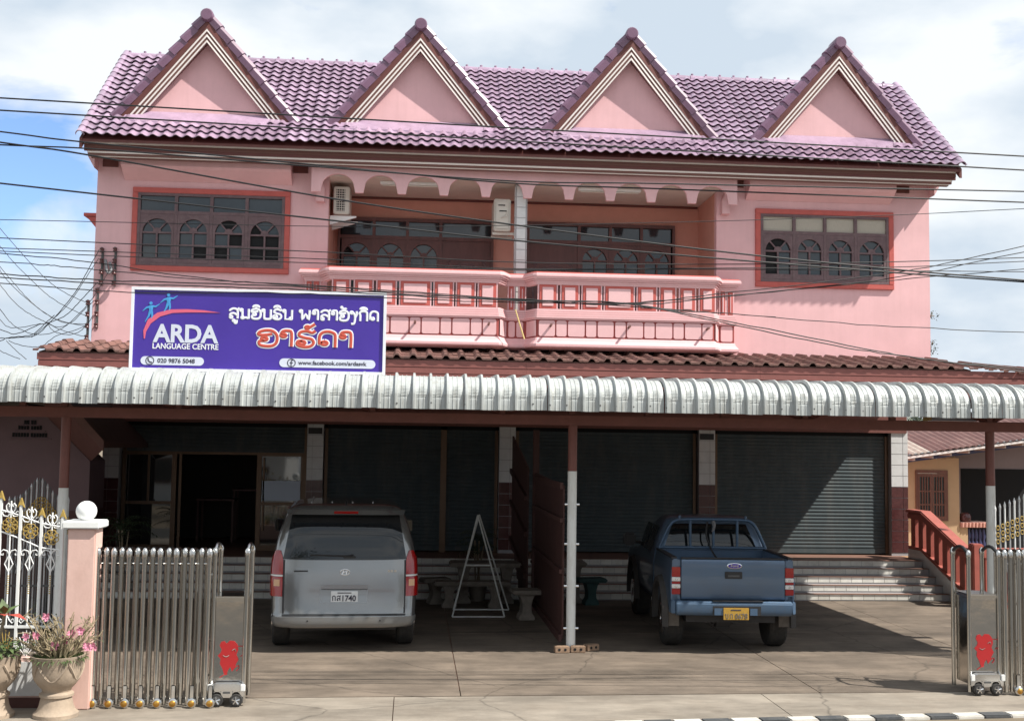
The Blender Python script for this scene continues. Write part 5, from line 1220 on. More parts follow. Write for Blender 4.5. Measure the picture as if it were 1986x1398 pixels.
def desert_rose(x, y, z):
    t = thing('desert_rose', 'straggly bare stemmed plant with pink flowers in the right urn', 'plant', (x, y, z))
    st = MB(); lv = MB(); tips = []
    for i in range(74):
        a = random.uniform(0, 2*PI); r0 = random.uniform(.02, .16); h = random.uniform(.10, .42); sp_ = random.uniform(.08, .40)
        p0 = Vector((x+r0*math.cos(a), y+r0*math.sin(a), z)); pts = [p0]
        for q in (.3, .6, .85, 1.0):
            pts.append(p0+Vector((math.cos(a)*sp_*q+random.uniform(-.03, .03), math.sin(a)*sp_*q*.6+random.uniform(-.03, .03), h*q+random.uniform(-.02, .03))))
        pts = smoothpts(pts, 3); n = len(pts); st.tube(pts, [lerp(.011, .004, k/(n-1)) for k in range(n)], 5); tips.append(pts[-1])
        for q in range(random.randint(1, 3)):
            k = random.randint(3, n-1); d = Vector((random.uniform(-1, 1), random.uniform(-1, .5), random.uniform(-.2, 1))); e = pts[k]+d.normalized()*random.uniform(.04, .12)
            st.tube([pts[k], (pts[k]+e)/2+Vector((0, 0, .015)), e], [.005, .004, .002], 4)
            if random.random() < .4: leafmb(lv, e, d, .06, .010)
    st.build('stem', 'twig', t, 50); lv.build('foliage', 'leaf', t)
    for fx, fz in ((-.115, .40), (-.29, .22), (-.21, .21), (.135, .24), (.225, .27), (.29, .12), (-.02, .12), (.345, .11), (.06, .17)):
        fl = MB(); c = Vector((x+fx, y-.12+random.uniform(-.04, .04), z+fz))
        for j in range(2):
            for k in range(6):
                a = 2*PI*k/6+j; leafmb(fl, c+Vector((random.uniform(-.015, .015), 0, j*.02)), (math.cos(a), -.5, math.sin(a)), .042, .017, Vector((0, 1, 0)), 0)
        fl.build('flower', 'petal', t)
desert_rose(-5.50, -9.86, .575)
gc = MB()
for i in range(900):
    a = random.uniform(0, 2*PI); r = .25*math.sqrt(random.random()); x = -5.52+r*math.cos(a); y = -9.86+r*math.sin(a)
    edge = r > .2
    leafmb(gc, (x, y, .575), (math.cos(a)*.8+random.uniform(-.5, .5), math.sin(a)*.8+random.uniform(-.5, .5), random.uniform(.0, 1.1) if not edge else random.uniform(-.6, .6)), random.uniform(.03, .09), .006)
tag(gc.build('ground_cover', 'leaf'), 'fine green weeds spilling over the rim of the right urn', 'plant', None, 'stuff')
rp_ = thing('red_leaf_plant', 'plant with broad red and green leaves in the left urn', 'plant', (-6.14, -9.86, .56))
sm = MB(); sm.tube(smoothpts([(-6.10, -9.86, .56), (-6.09, -9.88, .75), (-6.05, -9.9, .92), (-6.04, -9.9, 1.02)], 4), .016, 6); sm.build('stem', 'bark', rp_, 50)
for d, l, m in (((.9, -.3, -.02), .26, 'leaf_red'), ((-.8, -.4, .1), .22, 'leaf_red'), ((.3, -.9, .2), .18, 'leaf_red'), ((-.3, .4, .9), .2, 'leaf'), ((.5, .5, .5), .2, 'leaf'), ((-.7, .2, .5), .2, 'leaf'), ((.1, -.5, .6), .17, 'leaf')):
    q = MB(); leafmb(q, (-6.04, -9.9, .99), d, l, l*.24, droop=.12); q.build('leaf', m, rp_)
lw = MB()
for i in range(260):
    a = random.uniform(0, 2*PI); r = .25*math.sqrt(random.random()); leafmb(lw, (-6.12+r*math.cos(a), -9.86+r*math.sin(a), .57+random.random()*.14), (math.cos(a)+random.uniform(-.5, .5), math.sin(a)+random.uniform(-.5, .5), random.uniform(-.3, .8)), random.uniform(.05, .11), .02)
tag(lw.build('ground_cover', 'leaf'), 'bright green low leaves filling the left urn', 'plant', None, 'stuff')
def palm_pot(x, y, z, h, label, n=16, m='leaf_dark', pot=True, fr=.55):
    t = thing('potted_palm', label, 'potted plant', (x, y, z))
    if pot: MB().lathe([(.0, 0), (.12, 0), (.17, .28), (.18, .30), (.15, .30), (.0, .27)], (x, y, z), 16).build('pot', 'stone', t, 40)
    st = MB()
    for k in range(4): st.tube([(x+random.uniform(-.05, .05), y+random.uniform(-.05, .05), z+.25), (x+random.uniform(-.12, .12), y+random.uniform(-.1, .1), z+h*.6)], .014, 5)
    st.build('stem', 'bark', t)
    for i in range(n):
        a = 2*PI*i/n+random.uniform(-.2, .2); el = random.uniform(.3, 1.2); fm = MB(); c0 = Vector((x, y, z+h*random.uniform(.45, .65)))
        pts = [c0+Vector((math.cos(a)*fr*q*math.cos(el*.6), math.sin(a)*fr*q*math.cos(el*.6), fr*(q*math.sin(el)-.55*q*q))) for q in lin(0, 1, 7)]
        fm.tube(pts, [.008]*4+[.004]*4, 4)
        for k in range(1, 8):
            for s in (-1, 1):
                d = Vector((-math.sin(a)*s, math.cos(a)*s, -.1))+(pts[k]-pts[k-1]).normalized()*.8; leafmb(fm, pts[k], d, fr*.40*(1-k/11), .010, droop=.35)
        fm.build('frond', m, t)
palm_pot(-7.05, -.95, .12, 1.75, 'dark potted palm standing in front of the open shop window', 18)
palm_pot(-.86, -1.15, 0, 1.75, 'dark spiky potted plant behind the white metal stand', 18, fr=.42)
palm_pot(-3.78, -.75, .24, 1.75, 'dark potted palm half hidden behind the parked van roof', 14, fr=.4)

# ================================================================== forecourt furniture
fs_ = thing('partition_fence', 'dark brown slatted partition running back from the middle post to the steps', 'fence', (.02, -4.4, 0))
FXp = .02
n = 24
for i in range(n):
    y0 = -6.08+i*(3.66/n); MB().box(FXp-.012, FXp+.012, y0, y0+3.66/n-.014, .14, 2.20+.09*i/n).build('slat', 'fence_brown', fs_)
for z0, z1 in ((.10, .20), (1.01, 1.07), (1.70, 1.76), (2.15, 2.24)): MB().box(FXp-.055, FXp-.014, -6.1, -2.42, z0, z1).build('rail', 'fence_brown', fs_)
MB().box(FXp-.05, FXp+.05, -2.42, -2.32, 0, 3.0).build('fence_post', 'fence_brown', fs_)
for i in range(18):
    y0 = -2.31+i*(3.2/18); u = i/17; zb_ = max(0, .13*math.floor((y0+1.03)/.29+1)) if y0 > -1.03 else 0
    MB().box(FXp-.13, FXp-.105, y0, y0+3.2/18-.012, min(zb_, .66)+.06, lerp(2.38, 2.92, u)).build('slat', 'fence_brown', fs_)
for a in (.55, 1.25, 1.85): 
    MB().add([(FXp-.18, -2.3, a-.04), (FXp-.131, -2.3, a-.04), (FXp-.131, .85, a+.36), (FXp-.18, .85, a+.36), (FXp-.18, -2.3, a+.04), (FXp-.131, -2.3, a+.04), (FXp-.131, .85, a+.44), (FXp-.18, .85, a+.44)], [(0, 1, 2, 3), (4, 5, 6, 7), (0, 1, 5, 4), (1, 2, 6, 5), (2, 3, 7, 6), (3, 0, 4, 7)]).build('rail', 'fence_brown', fs_)
# A-shaped stand
af = thing('metal_stand', 'empty A shaped white metal stand in front of the stone benches', 'stand', (-.95, -2.85, 0))
ap = 1.60
for nm, y0, xs0 in (('front_frame', -3.24, (-1.375, -.545)), ('rear_frame', -2.42, (-1.33, -.41))):
    fm = MB(); top_ = Vector((-.975+(.03 if y0 > -3 else 0), -2.88 if y0 < -3 else -2.78, ap-.0)); a = Vector((xs0[0], y0, .02)); b = Vector((xs0[1], y0, .02))
    fm.tube([a, top_], .014, 6); fm.tube([b, top_], .014, 6); fm.tube([a, b], .014, 6)
    if y0 < -3: fm.tube([a.lerp(top_, .50), b.lerp(top_, .50)], .014, 6)
    fm.build(nm, 'post_white', af)
def bench(x, y, w_, d_, h, label, rz=0, m='stone', cat='bench', top='stone'):
    t = thing('stone_bench' if cat == 'bench' else 'stone_table' if cat == 'table' else 'stone_stool', label, cat, (x, y, 0), rz)
    MB().box(-w_/2, w_/2, -d_/2, d_/2, h-.07, h).build('top', top, t, None, .02, local=True)
    for s in ((-1, 1) if w_ > .55 else (0,)):
        pr = [(-.13, 0), (.13, 0), (.12, .06), (.075, .12), (.07, h*.5), (.10, h-.12), (.14, h-.071), (-.14, h-.071), (-.10, h-.12), (-.07, h*.5), (-.075, .12), (-.12, .06)]
        MB().prism([(u+s*w_*.30, v) for u, v in pr], 'y', -d_*.32, d_*.32).build('leg', m, t, None, .012, local=True)
    return t
bench(-.22, -3.35, .48, .42, .47, 'grey stone stool with waisted foot beside the partition', .1, cat='stool')
bench(-1.0, -2.0, 1.30, .36, .44, 'long dark stone bench behind the metal stand', 0)
bench(-.75, -1.35, 1.25, .62, .70, 'stone table between the bench and the steps', 0, cat='table')
bench(-1.62, -1.55, .5, .36, .44, 'short stone stool left of the stone table', .3, cat='stool')
bench(1.08, -1.62, .52, .36, .46, 'teal stone stool on the right side of the partition', .15, 'teal', 'stool', 'teal')
bench(.55, -1.30, .95, .6, .72, 'dark stone table just right of the white post', 0, cat='table')
for k, (x, y, rz, lab) in enumerate(((-.02, -6.32, .05, 'brick left in front of the white post foot'), (.20, -6.30, -.1, 'brick right in front of the white post foot'), (.40, -6.16, .5, 'loose brick lying apart, right of the post foot'))):
    b_ = MB()
    b_.box(-.10, .10, -.055, .055, 0, .085); o_ = b_.build('brick', 'brick', None, None, .008); o_.location = (x, y, 0); o_.rotation_euler = (0, 0, rz); tag(o_, lab, 'brick')
    for u in (-.04, .04): MB().lathe([(.0, 0), (.018, 0), (.018, .003), (.0, .003)], (u, -.0585, .045), 10, ax='y').build('hole', 'dark_void', o_, local=True)

# ---- air conditioners, tube lights
def ac(x, y, z, w_, d_, h, label, grille):
    t = thing('air_conditioner', label, 'air conditioner', (x, y, z))
    MB().box(x-w_/2, x+w_/2, y-d_/2, y+d_/2, z, z+h).build('casing', 'ac_white', t, None, .018)
    yf = y-d_/2
    if grille:
        MB().box(x-w_*.34, x+w_*.22, yf-.004, yf+.01, z+.05, z+h-.06).build('coil', 'dark_void', t)
        for i in range(9): MB().box(x-w_*.34, x+w_*.22, yf-.016, yf-.005, z+.06+i*(h-.14)/8.5, z+.072+i*(h-.14)/8.5).build('grille_bar', 'ac_white', t)
        for i in range(4): MB().box(x-w_*.30+i*w_*.15, x-w_*.30+i*w_*.15+.01, yf-.020, yf-.0165, z+.05, z+h-.06).build('grille_bar', 'ac_white', t)
    else:
        MB().box(x-w_*.40, x+w_*.38, yf-.012, yf-.001, z+.04, z+h-.05).build('service_panel', 'ac_white', t, None, .006)
        MB().box(x-.08, x+.05, yf-.02, yf-.013, z+h*.78, z+h*.81).build('handle_slot', 'dark_void', t); MB().box(x-.06, x+.08, yf-.02, yf-.013, z+h*.60, z+h*.63).build('handle_slot', 'dark_void', t)
        MB().tube([(x+.09, yf-.015, z+h*.58), (x+.07, yf-.03, z+h*.45), (x-.03, yf-.02, z+h*.40)], .012, 6).build('pipe', 'ac_white', t)
    return t
a1 = ac(-3.50, .52, 7.08, .30, .75, .53, 'outdoor cooling unit with black grille on the left balcony wall', True)
for y in (.25, .8): MB().prism([(-3.72, 7.06), (-3.22, 7.06), (-3.22, 7.035), (-3.72, 6.88)], 'y', y-.02, y+.02).build('bracket', 'white_paint', a1)
a2 = ac(-.44, .32, 6.81, .32, .7, .62, 'blank faced outdoor cooling unit beside the white balcony pillar', False)
for y in (.08, .5): MB().box(-.62, -.20, y-.02, y+.02, 6.75, 6.80).build('bracket', 'ac_white', a2)
for x0, lab in ((-2.77, 'tube light on the balcony ceiling, left of the pillar'), (1.02, 'tube light on the balcony ceiling, right of the pillar')):
    t = thing('tube_light', lab, 'light', (x0+.6, .0, 7.65), 0, 'tube lights on the balcony ceiling')
    MB().box(x0, x0+1.22, -.05, .06, 7.645, 7.698).build('batten', 'white_paint', t, None, .008); MB().tube([(x0+.04, .0, 7.63), (x0+1.18, .0, 7.63)], .014, 8).build('tube', 'ac_white', t, 50)
st_ = MB().tube([(-.245, -.96, 5.20), (-.075, -.93, 4.67)], [.012, .016], 8).build('bamboo_stick', 'bamboo', None, 50); tag(st_, 'yellow bamboo stick hanging over the middle of the balcony front', 'stick')

# ================================================================== neighbours
MH = thing('mauve_house', 'mauve gable ended house in shade left of the shop', 'house', (-9.6, 0, 0))
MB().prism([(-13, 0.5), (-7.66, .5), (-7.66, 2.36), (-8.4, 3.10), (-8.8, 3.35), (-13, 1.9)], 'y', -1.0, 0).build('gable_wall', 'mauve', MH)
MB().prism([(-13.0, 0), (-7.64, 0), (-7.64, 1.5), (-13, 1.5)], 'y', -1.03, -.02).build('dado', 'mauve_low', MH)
for nm, x0, z0, x1, z1 in (('roof', -8.35, 3.92, -7.20, 2.68), ('roof', -13.5, 1.9, -8.35, 3.92)):
    slab = MB(); slab.add([(x0, -1.9, z0), (x1, -1.9, z1), (x1, 6, z1), (x0, 6, z0), (x0, -1.9, z0-.08), (x1, -1.9, z1-.08), (x1, 6, z1-.08), (x0, 6, z0-.08)], [(0, 1, 2, 3), (4, 5, 6, 7), (0, 1, 5, 4), (1, 2, 6, 5), (2, 3, 7, 6), (3, 0, 4, 7)]); slab.build('roof', 'timber_brown', MH)
    slab = MB(); slab.add([(x0, -1.94, z0+.04), (x1, -1.94, z1+.04), (x1, -1.90, z1+.04), (x0, -1.90, z0+.04), (x0, -1.94, z0-.14), (x1, -1.94, z1-.14), (x1, -1.90, z1-.14), (x0, -1.90, z0-.14)], [(0, 1, 2, 3), (4, 5, 6, 7), (0, 1, 5, 4), (1, 2, 6, 5), (2, 3, 7, 6), (3, 0, 4, 7)]); slab.build('verge_board', 'fascia_brown', MH)
MB().add([(-8.4, -.99, 3.10), (-7.65, -.99, 2.36), (-7.21, -1.88, 2.58), (-8.36, -1.88, 3.80), (-8.4, -.97, 3.14), (-7.65, -.97, 2.40), (-7.21, -1.86, 2.62), (-8.36, -1.86, 3.84)], [(0, 1, 2, 3), (4, 5, 6, 7), (0, 1, 5, 4), (1, 2, 6, 5), (2, 3, 7, 6), (3, 0, 4, 7)]).build('soffit', 'soffit_brown', MH)
vm = MB().box(-.018, .018, -.012, .0, -.035, .035).mesh('vent_slot', 'dark_void')
for row, (zc_, n_) in enumerate(((3.02, 2), (2.93, 4), (2.80, 6))):
    for s in (-1, 1):
        for k in range(n_): inst('vent_slot', vm, (-8.70+s*(.035+.048*k), -1.0, zc_-.0), MH)
for z, n_ in ((2.97, 3), (2.875, 5), (2.745, 7)): MB().box(-8.70-.05*n_-.02, -8.70+.05*n_+.02, -1.03, -1.001, z-.012, z).build('vent_ledge', 'mauve', MH)
SHD = thing('rear_shed', 'small shed with cream edged roofs glimpsed left of the first tiled column', 'shed', (-8.6, 3.5, 0))
MB().box(-9.6, -8.15, 3.2, 3.3, 0, 2.05).build('wall', 'brick', SHD)
for z, dz in ((2.28, -.10), (2.02, .12), (1.78, .06)):
    MB().add([(-9.4, 3.0, z), (-8.05, 3.0, z+dz), (-8.05, 3.05, z+dz), (-9.4, 3.05, z), (-9.4, 3.0, z+.07), (-8.05, 3.0, z+dz+.07), (-8.05, 3.05, z+dz+.07), (-9.4, 3.05, z+.07)], [(0, 1, 2, 3), (4, 5, 6, 7), (0, 1, 5, 4), (1, 2, 6, 5), (2, 3, 7, 6), (3, 0, 4, 7)]).build('eave_board', 'white_paint', SHD)
YH = thing('yellow_house', 'ochre house with brown shuttered window and rusty sheet roof right of the shop', 'house', (10.5, 4, 0))
yw_ = MB(); yw_.box(8.3, 9.0, 3.0, 3.15, 0, 2.55); yw_.box(9.70, 9.985, 3.0, 3.15, 0, 2.6); yw_.box(9.0, 9.70, 3.0, 3.15, 0, 1.23); yw_.box(9.0, 9.70, 3.0, 3.15, 2.31, 2.58); yw_.build('wall', 'ochre', YH)
MB().box(9.985, 14, 3.9, 4.0, 0, 2.9).build('porch_wall', 'mauve_plain', YH); MB().box(9.90, 9.984, 3.16, 3.9, 0, 2.9).build('porch_side', 'ochre', YH)
wn = MB(); wn.box(8.985, 9.715, 2.97, 3.0, 2.26, 2.33); wn.box(8.985, 9.715, 2.97, 3.0, 1.22, 1.26); wn.box(8.985, 9.03, 2.97, 3.0, 1.26, 2.26); wn.box(9.67, 9.715, 2.97, 3.0, 1.26, 2.26)
wn_ = wn.build('window', 'window_wood', YH)
for a, b in ((9.033, 9.345), (9.355, 9.667)):
    lf_ = MB(); lf_.box(a, a+.04, 2.965, 2.99, 1.265, 2.255); lf_.box(b-.04, b, 2.965, 2.99, 1.265, 2.255); lf_.box(a+.04, b-.04, 2.966, 2.989, 1.265, 1.32); lf_.box(a+.04, b-.04, 2.966, 2.989, 2.18, 2.255); lf_.box(a+.04, b-.04, 2.967, 2.988, 1.85, 1.88); lf_.box(a+.04, b-.04, 2.967, 2.988, 1.56, 1.59)
    for k in (1, 2, 3): lf_.box(a+.04+k*(b-a-.08)/4-.01, a+.04+k*(b-a-.08)/4+.01, 2.969, 2.986, 1.32, 2.18)
    lf_.build('window_leaf', 'window_wood', wn_); MB().box(a+.04, b-.04, 2.99, 2.996, 1.30, 2.2).build('pane', 'glass', wn_)
MB().box(10.46, 14, 3.88, 3.899, .3, 2.36).build('doorway', 'dark_void', YH)
# roof rises to the right as the ridge sags away
def slab4(mb, a, b, c, d, th):
    vs = [a, b, c, d]+[(x, y, z-th) for x, y, z in (a, b, c, d)]
    return mb.add(vs, [(0, 1, 2, 3), (4, 5, 6, 7), (0, 1, 5, 4), (1, 2, 6, 5), (2, 3, 7, 6), (3, 0, 4, 7)])
def RP(u, v):   # u along the eave, v up the slope
    e0 = Vector((8.2, 2.3, 2.60)); e1 = Vector((13.0, 2.3, 3.30)); t0 = Vector((8.6, 5.6, 3.10)); t1 = Vector((13.4, 5.6, 4.0))
    return e0.lerp(e1, u).lerp(t0.lerp(t1, u), v)
nsh = 34
for i in range(nsh):
    u0, u1 = i/nsh, (i+1)/nsh; mm = 'roof_old' if i in (3, 4, 5) else 'roof_sheet'; vs = []; k = 7
    for v in (0, 1):
        for q in range(k):
            p = RP(lerp(u0, u1, q/(k-1)), v); vs.append((p.x, p.y, p.z+.03*math.sin(PI*q/(k-1))))
    MB().add(vs+[(x, y, z-.012) for x, y, z in vs], [(q, q+1, k+q+1, k+q) for q in range(k-1)]+[(2*k+q, 2*k+q+1, 3*k+q+1, 3*k+q) for q in range(k-1)]+[(q, q+1, 2*k+q+1, 2*k+q) for q in range(k-1)]).build('roof_sheet', mm, YH)
a, b = RP(0, 0), RP(1, 0)
slab4(MB(), (a.x, a.y+.02, a.z-.02), (b.x, b.y+.02, b.z-.02), (b.x, b.y+.06, b.z-.02), (a.x, a.y+.06, a.z-.02), .05).build('eave_board', 'cream_line', YH)
slab4(MB(), (a.x, a.y+.05, a.z-.06), (b.x, b.y+.05, b.z-.06), (b.x, 3.2, b.z-.05), (a.x, 3.2, a.z-.05), .02).build('eave_soffit', 'soffit_cream', YH)
for i in range(12):
    p = RP(.02+i*.085, 0); MB().box(p.x-.02, p.x+.02, 2.4, 3.0, p.z-.14, p.z-.085).build('rafter_end', 'soffit_cream', YH)
slab4(MB(), (8.3, 2.94, 2.52), (13.0, 2.94, 3.2), (13.0, 2.99, 3.2), (8.3, 2.99, 2.52), .10).build('wall_plate', 'navy', YH)
MB().box(10.0, 10.72, 3.0, 3.5, 1.08, 1.20).build('porch_sill', 'pillar_pink', YH)
for i in range(9): MB().lathe([(.0, -.10), (.038, -.10), (.045, 0), (.0, 0)], (10.04+i*.08, 2.99, 1.19), 10, ax='z').build('sill_tile', 'salmon', YH, 40)
for i in range(7):
    MB().lathe([(.02, 0), (.035, .06), (.045, .14), (.025, .22), (.045, .30), (.035, .38), (.02, .46)], (10.24+i*.085, 3.1, .58), 8).build('baluster', 'navy', YH, 50)
MB().box(10.0, 14, 3.0, 3.2, 0, .56).build('porch_base', 'ochre', YH); MB().box(10.0, 10.18, 3.02, 3.2, .56, 1.08).build('porch_pier', 'ochre', YH)
hp = MB().lathe([(.0, 0), (.10, .0), (.13, .08), (.11, .17), (.06, .2), (.0, .2)], (10.16, 3.1, 1.205), 14).build('helmet', 'tile_brown', None, 50); tag(hp, 'dark red helmet lying on the yellow house porch sill', 'helmet')
# palm seen over the yellow house
pt = thing('palm_tree', 'palm tree beyond the yellow house, seen under the canopy', 'tree', (14.0, 15.0, 0))
MB().tube(smoothpts([(14.1, 15, 0), (13.9, 15, 2), (14.0, 15, 3.7)], 4), .11, 8).build('trunk', 'bark', pt, 50)
for i in range(15):
    a = 2*PI*i/15; fm = MB(); fr = 1.5; el = random.uniform(.2, 1.1); c0 = Vector((14.0, 15, 3.7))
    pts = [c0+Vector((math.cos(a)*fr*q, math.sin(a)*fr*q, fr*(q*math.sin(el)-.7*q*q))) for q in lin(0, 1, 8)]; fm.tube(pts, .015, 4)
    for k in range(1, 9):
        for s in (-1, 1): leafmb(fm, pts[k], Vector((-math.sin(a)*s, math.cos(a)*s, -.4))+(pts[k]-pts[k-1]).normalized()*.6, .5*(1-k/12), .03, droop=.5)
    fm.build('frond', 'leaf_dark', pt)
# vines on the right corner of the wall
def vine(x, y, z, w_, h, n_, label):
    mb = MB(); t = thing('wall_vine', label, 'plant', (x, y, z))
    s_ = MB()
    for k in range(4): s_.tube(smoothpts([(x, y, z-h*.6), (x+random.uniform(0, w_*.4), y, z-h*.1), (x+random.uniform(.2, 1)*w_, y, z+random.uniform(-.1, .5)*h)], 4), .005, 4)
    for i in range(n_): leafmb(mb, (x+random.random()**1.5*w_, y+random.uniform(-.06, .06), z+random.uniform(-.5, .5)*h*(1-.3*random.random())), (random.uniform(-1, 1), random.uniform(-1, 1), random.uniform(-1, 1)), random.uniform(.03, .06), .014)
    s_.build('stem', 'bark', t); mb.build('foliage', 'leaf_dark', t)
vine(8.03, .2, 5.42, .24, .18, 34, 'thin vine sprig sticking out high from the wall right corner')
vine(8.03, .2, 4.78, .20, .34, 110, 'small dark vine clump at the wall right corner above the roof')
# scooter parked in the shade behind the gate pillar
SCO = thing('motorbike', 'motorbike with grey cloth on its seat in the shade behind the pillar', 'motorbike', (-7.15, -4.3, 0))
MB().tube(smoothpts([(-7.15, -4.75, .30), (-7.15, -4.62, .85), (-7.15, -4.55, 1.02)], 3), .035, 8).build('fork', 'black_plastic', SCO, 50)
MB().tube([(-7.45, -4.50, 1.04), (-7.15, -4.55, 1.02), (-6.85, -4.50, 1.04)], .015, 6).build('handlebar', 'iron', SCO)
MB().lathe([(.0, -.06), (.06, -.04), (.085, 0), (.08, .05), (.0, .08)], (-7.15, -4.68, 1.02), 14, ax='y').build('headlight', 'lamp_white', SCO, 50)
MB().add([(x, y, z) for y, w_, za, zb2 in ((-4.5, .10, .35, .8), (-4.1, .14, .3, .55), (-3.8, .15, .45, .78), (-3.3, .12, .6, .80)) for x, z in ((-7.15-w_, za), (-7.15+w_, za), (-7.15+w_*.8, zb2), (-7.15-w_*.8, zb2))], [(j*4+i, j*4+(i+1) % 4, (j+1)*4+(i+1) % 4, (j+1)*4+i) for j in range(3) for i in range(4)]+[(0, 1, 2, 3), (12, 13, 14, 15)]).build('bodywork', 'lean_fascia', SCO, 60, .03)
MB().box(-7.28, -7.02, -4.0, -3.35, .79, .86).build('seat', 'black_plastic', SCO, 50, .03)
MB().grid(lambda u, v: (-7.15+u*.22, -3.7+v*.2, .90-.12*u*u+.02*math.sin(9*u+5*v)), lin(-1, 1, 10), lin(-1, 1, 6)).build('seat_cloth', 'grey_cloth', SCO, 60)
for y in (-4.78, -3.5): MB().lathe([(.20, -.04), (.27, -.045), (.29, 0), (.27, .045), (.20, .04)], (-7.15, y, .29), 20, ax='x').build('wheel', 'rubber', SCO, 40)

# ================================================================== wires and insulators
WR = {
'W1': [(-6.353, 6.224), (-1.064, 6.108), (4.618, 6.002)],
'W2': [(-6.347, 6.089), (-1.062, 5.962), (4.615, 5.84)],
'W3': [(-6.337, 5.868), (-5.462, 5.787), (-2.65, 5.602), (-1.044, 5.507), (.573, 5.499), (4.608, 5.482)],
'W4': [(-6.331, 5.723), (-5.298, 5.711), (-3.187, 5.611), (-1.044, 5.524), (.573, 5.55), (4.611, 5.597)],
'W5': [(-6.332, 5.75), (-5.426, 5.647), (-2.965, 5.279), (-1.059, 5.058), (1.138, 4.839), (3.135, 4.692), (4.592, 4.611)],
'W6': [(-6.313, 5.327), (-2.637, 5.021), (-1.057, 4.893), (1.138, 4.761), (3.135, 4.658), (4.592, 4.594)],
'W7': [(-6.297, 4.964), (-2.957, 4.995), (-1.01, 5.065), (1.137, 5.175), (3.141, 5.304), (4.607, 5.419)],
'W8': [(-6.288, 4.767), (-4.95, 4.742), (-2.95, 4.713), (-1.005, 4.663), (1.138, 4.699), (3.136, 4.782), (4.597, 4.868)],
'W9': [(-6.284, 4.672), (-4.947, 4.662), (-2.948, 4.647), (-1.004, 4.602), (1.138, 4.666), (3.135, 4.731), (4.596, 4.834)],
'W10': [(-6.282, 4.635), (-4.945, 4.613), (-2.947, 4.599), (-1.003, 4.586), (1.138, 4.649), (4.594, 4.714)],
'B1': [(-6.271, 4.396), (-5.246, 4.36), (-3.402, 4.343), (-2.379, 4.299), (-1.015, 4.267), (.157, 4.252), (1.33, 4.076), (2.919, 3.805), (3.581, 3.712), (4.574, 3.642)],
'B2': [(-6.269, 4.354), (-4.934, 4.32), (-3.364, 4.312), (-2.083, 4.274), (-.835, 4.25), (.157, 4.247), (1.33, 4.048), (2.576, 3.831), (3.494, 3.721), (4.574, 3.608)],
'B3': [(-6.267, 4.306), (-4.983, 4.239), (-3.363, 4.269), (-1.542, 4.233), (.157, 4.258), (1.105, 4.37), (3.135, 4.658), (4.599, 4.994)],
'B4': [(-6.281, 4.619), (-5.356, 4.549), (-4.209, 4.408), (-3.366, 4.371), (-1.5, 4.29), (.157, 4.247), (1.217, 4.356), (3.134, 4.613), (4.598, 4.937)],
'B5': [(.0, 4.245), (.769, 4.206), (1.336, 4.176), (2.727, 4.097), (4.582, 4.049)],
'B6': [(-.4, 4.25), (.157, 4.255), (1.782, 4.426), (3.134, 4.59), (4.595, 4.748)],
'B7': [(-6.277, 4.523), (-5.663, 4.492), (-4.939, 4.442), (-4.103, 4.384), (-3.154, 4.366), (-1.2, 4.28)]}
WL_ = {'W1': (.0085, 'topmost black power line crossing the feet of the gables'), 'W2': (.0085, 'second black power line from the top, along the eave tiles'), 'W3': (.0085, 'black power line passing in front of the eave boards at left'),
 'W4': (.008, 'black power line running level under the eave boards'), 'W5': (.0095, 'thick black cable falling from the left eave to the right window'), 'W6': (.0095, 'thick black cable crossing the top of the left window'),
 'W7': (.004, 'thin dark wire rising gently toward the right eave'), 'W8': (.0055, 'upper of the three thin wires across both window bottoms'), 'W9': (.005, 'middle one of the three thin wires across both window bottoms'), 'W10': (.005, 'lowest of the three thin wires across both window bottoms'),
 'B1': (.0065, 'twisted cable across the balcony panels dropping to the right roof, upper strand'), 'B2': (.0065, 'twisted cable across the balcony panels dropping to the right roof, lower strand'), 'B3': (.0055, 'cable rising steeply from the balcony to the right edge, upper one'), 'B4': (.0055, 'cable rising steeply from the balcony to the right edge, lower one'),
 'B5': (.005, 'thin wavy wire across the plain right wall below its window'), 'B6': (.005, 'wire passing just under the sill of the right window'), 'B7': (.005, 'sagging cable over the top edge of the sign board')}
for k, pts in WR.items():
    r, lab = WL_[k]; (x0, z0), (x1, z1) = pts[0], pts[1]; (x2, z2), (x3, z3) = pts[-2], pts[-1]
    full = list(pts)
    if x0 < -6: full = [(x0-3, z0-(z1-z0)/(x1-x0)*3)]+full
    full = full+[(x3+3, z3+(z3-z2)/(x3-x2)*3)]
    yy = -9.8+random.uniform(-.05, .05); P_ = smoothpts([(x, yy, z) for x, z in full], 8)
    if k[0] == 'B': P_ = [p+Vector((0, 0, random.uniform(-.006, .006))) for p in P_]
    tag(MB().tube(P_, r, 6).build('overhead_cable', 'cable', None, 50), lab, 'cable', 'overhead cables along the street')
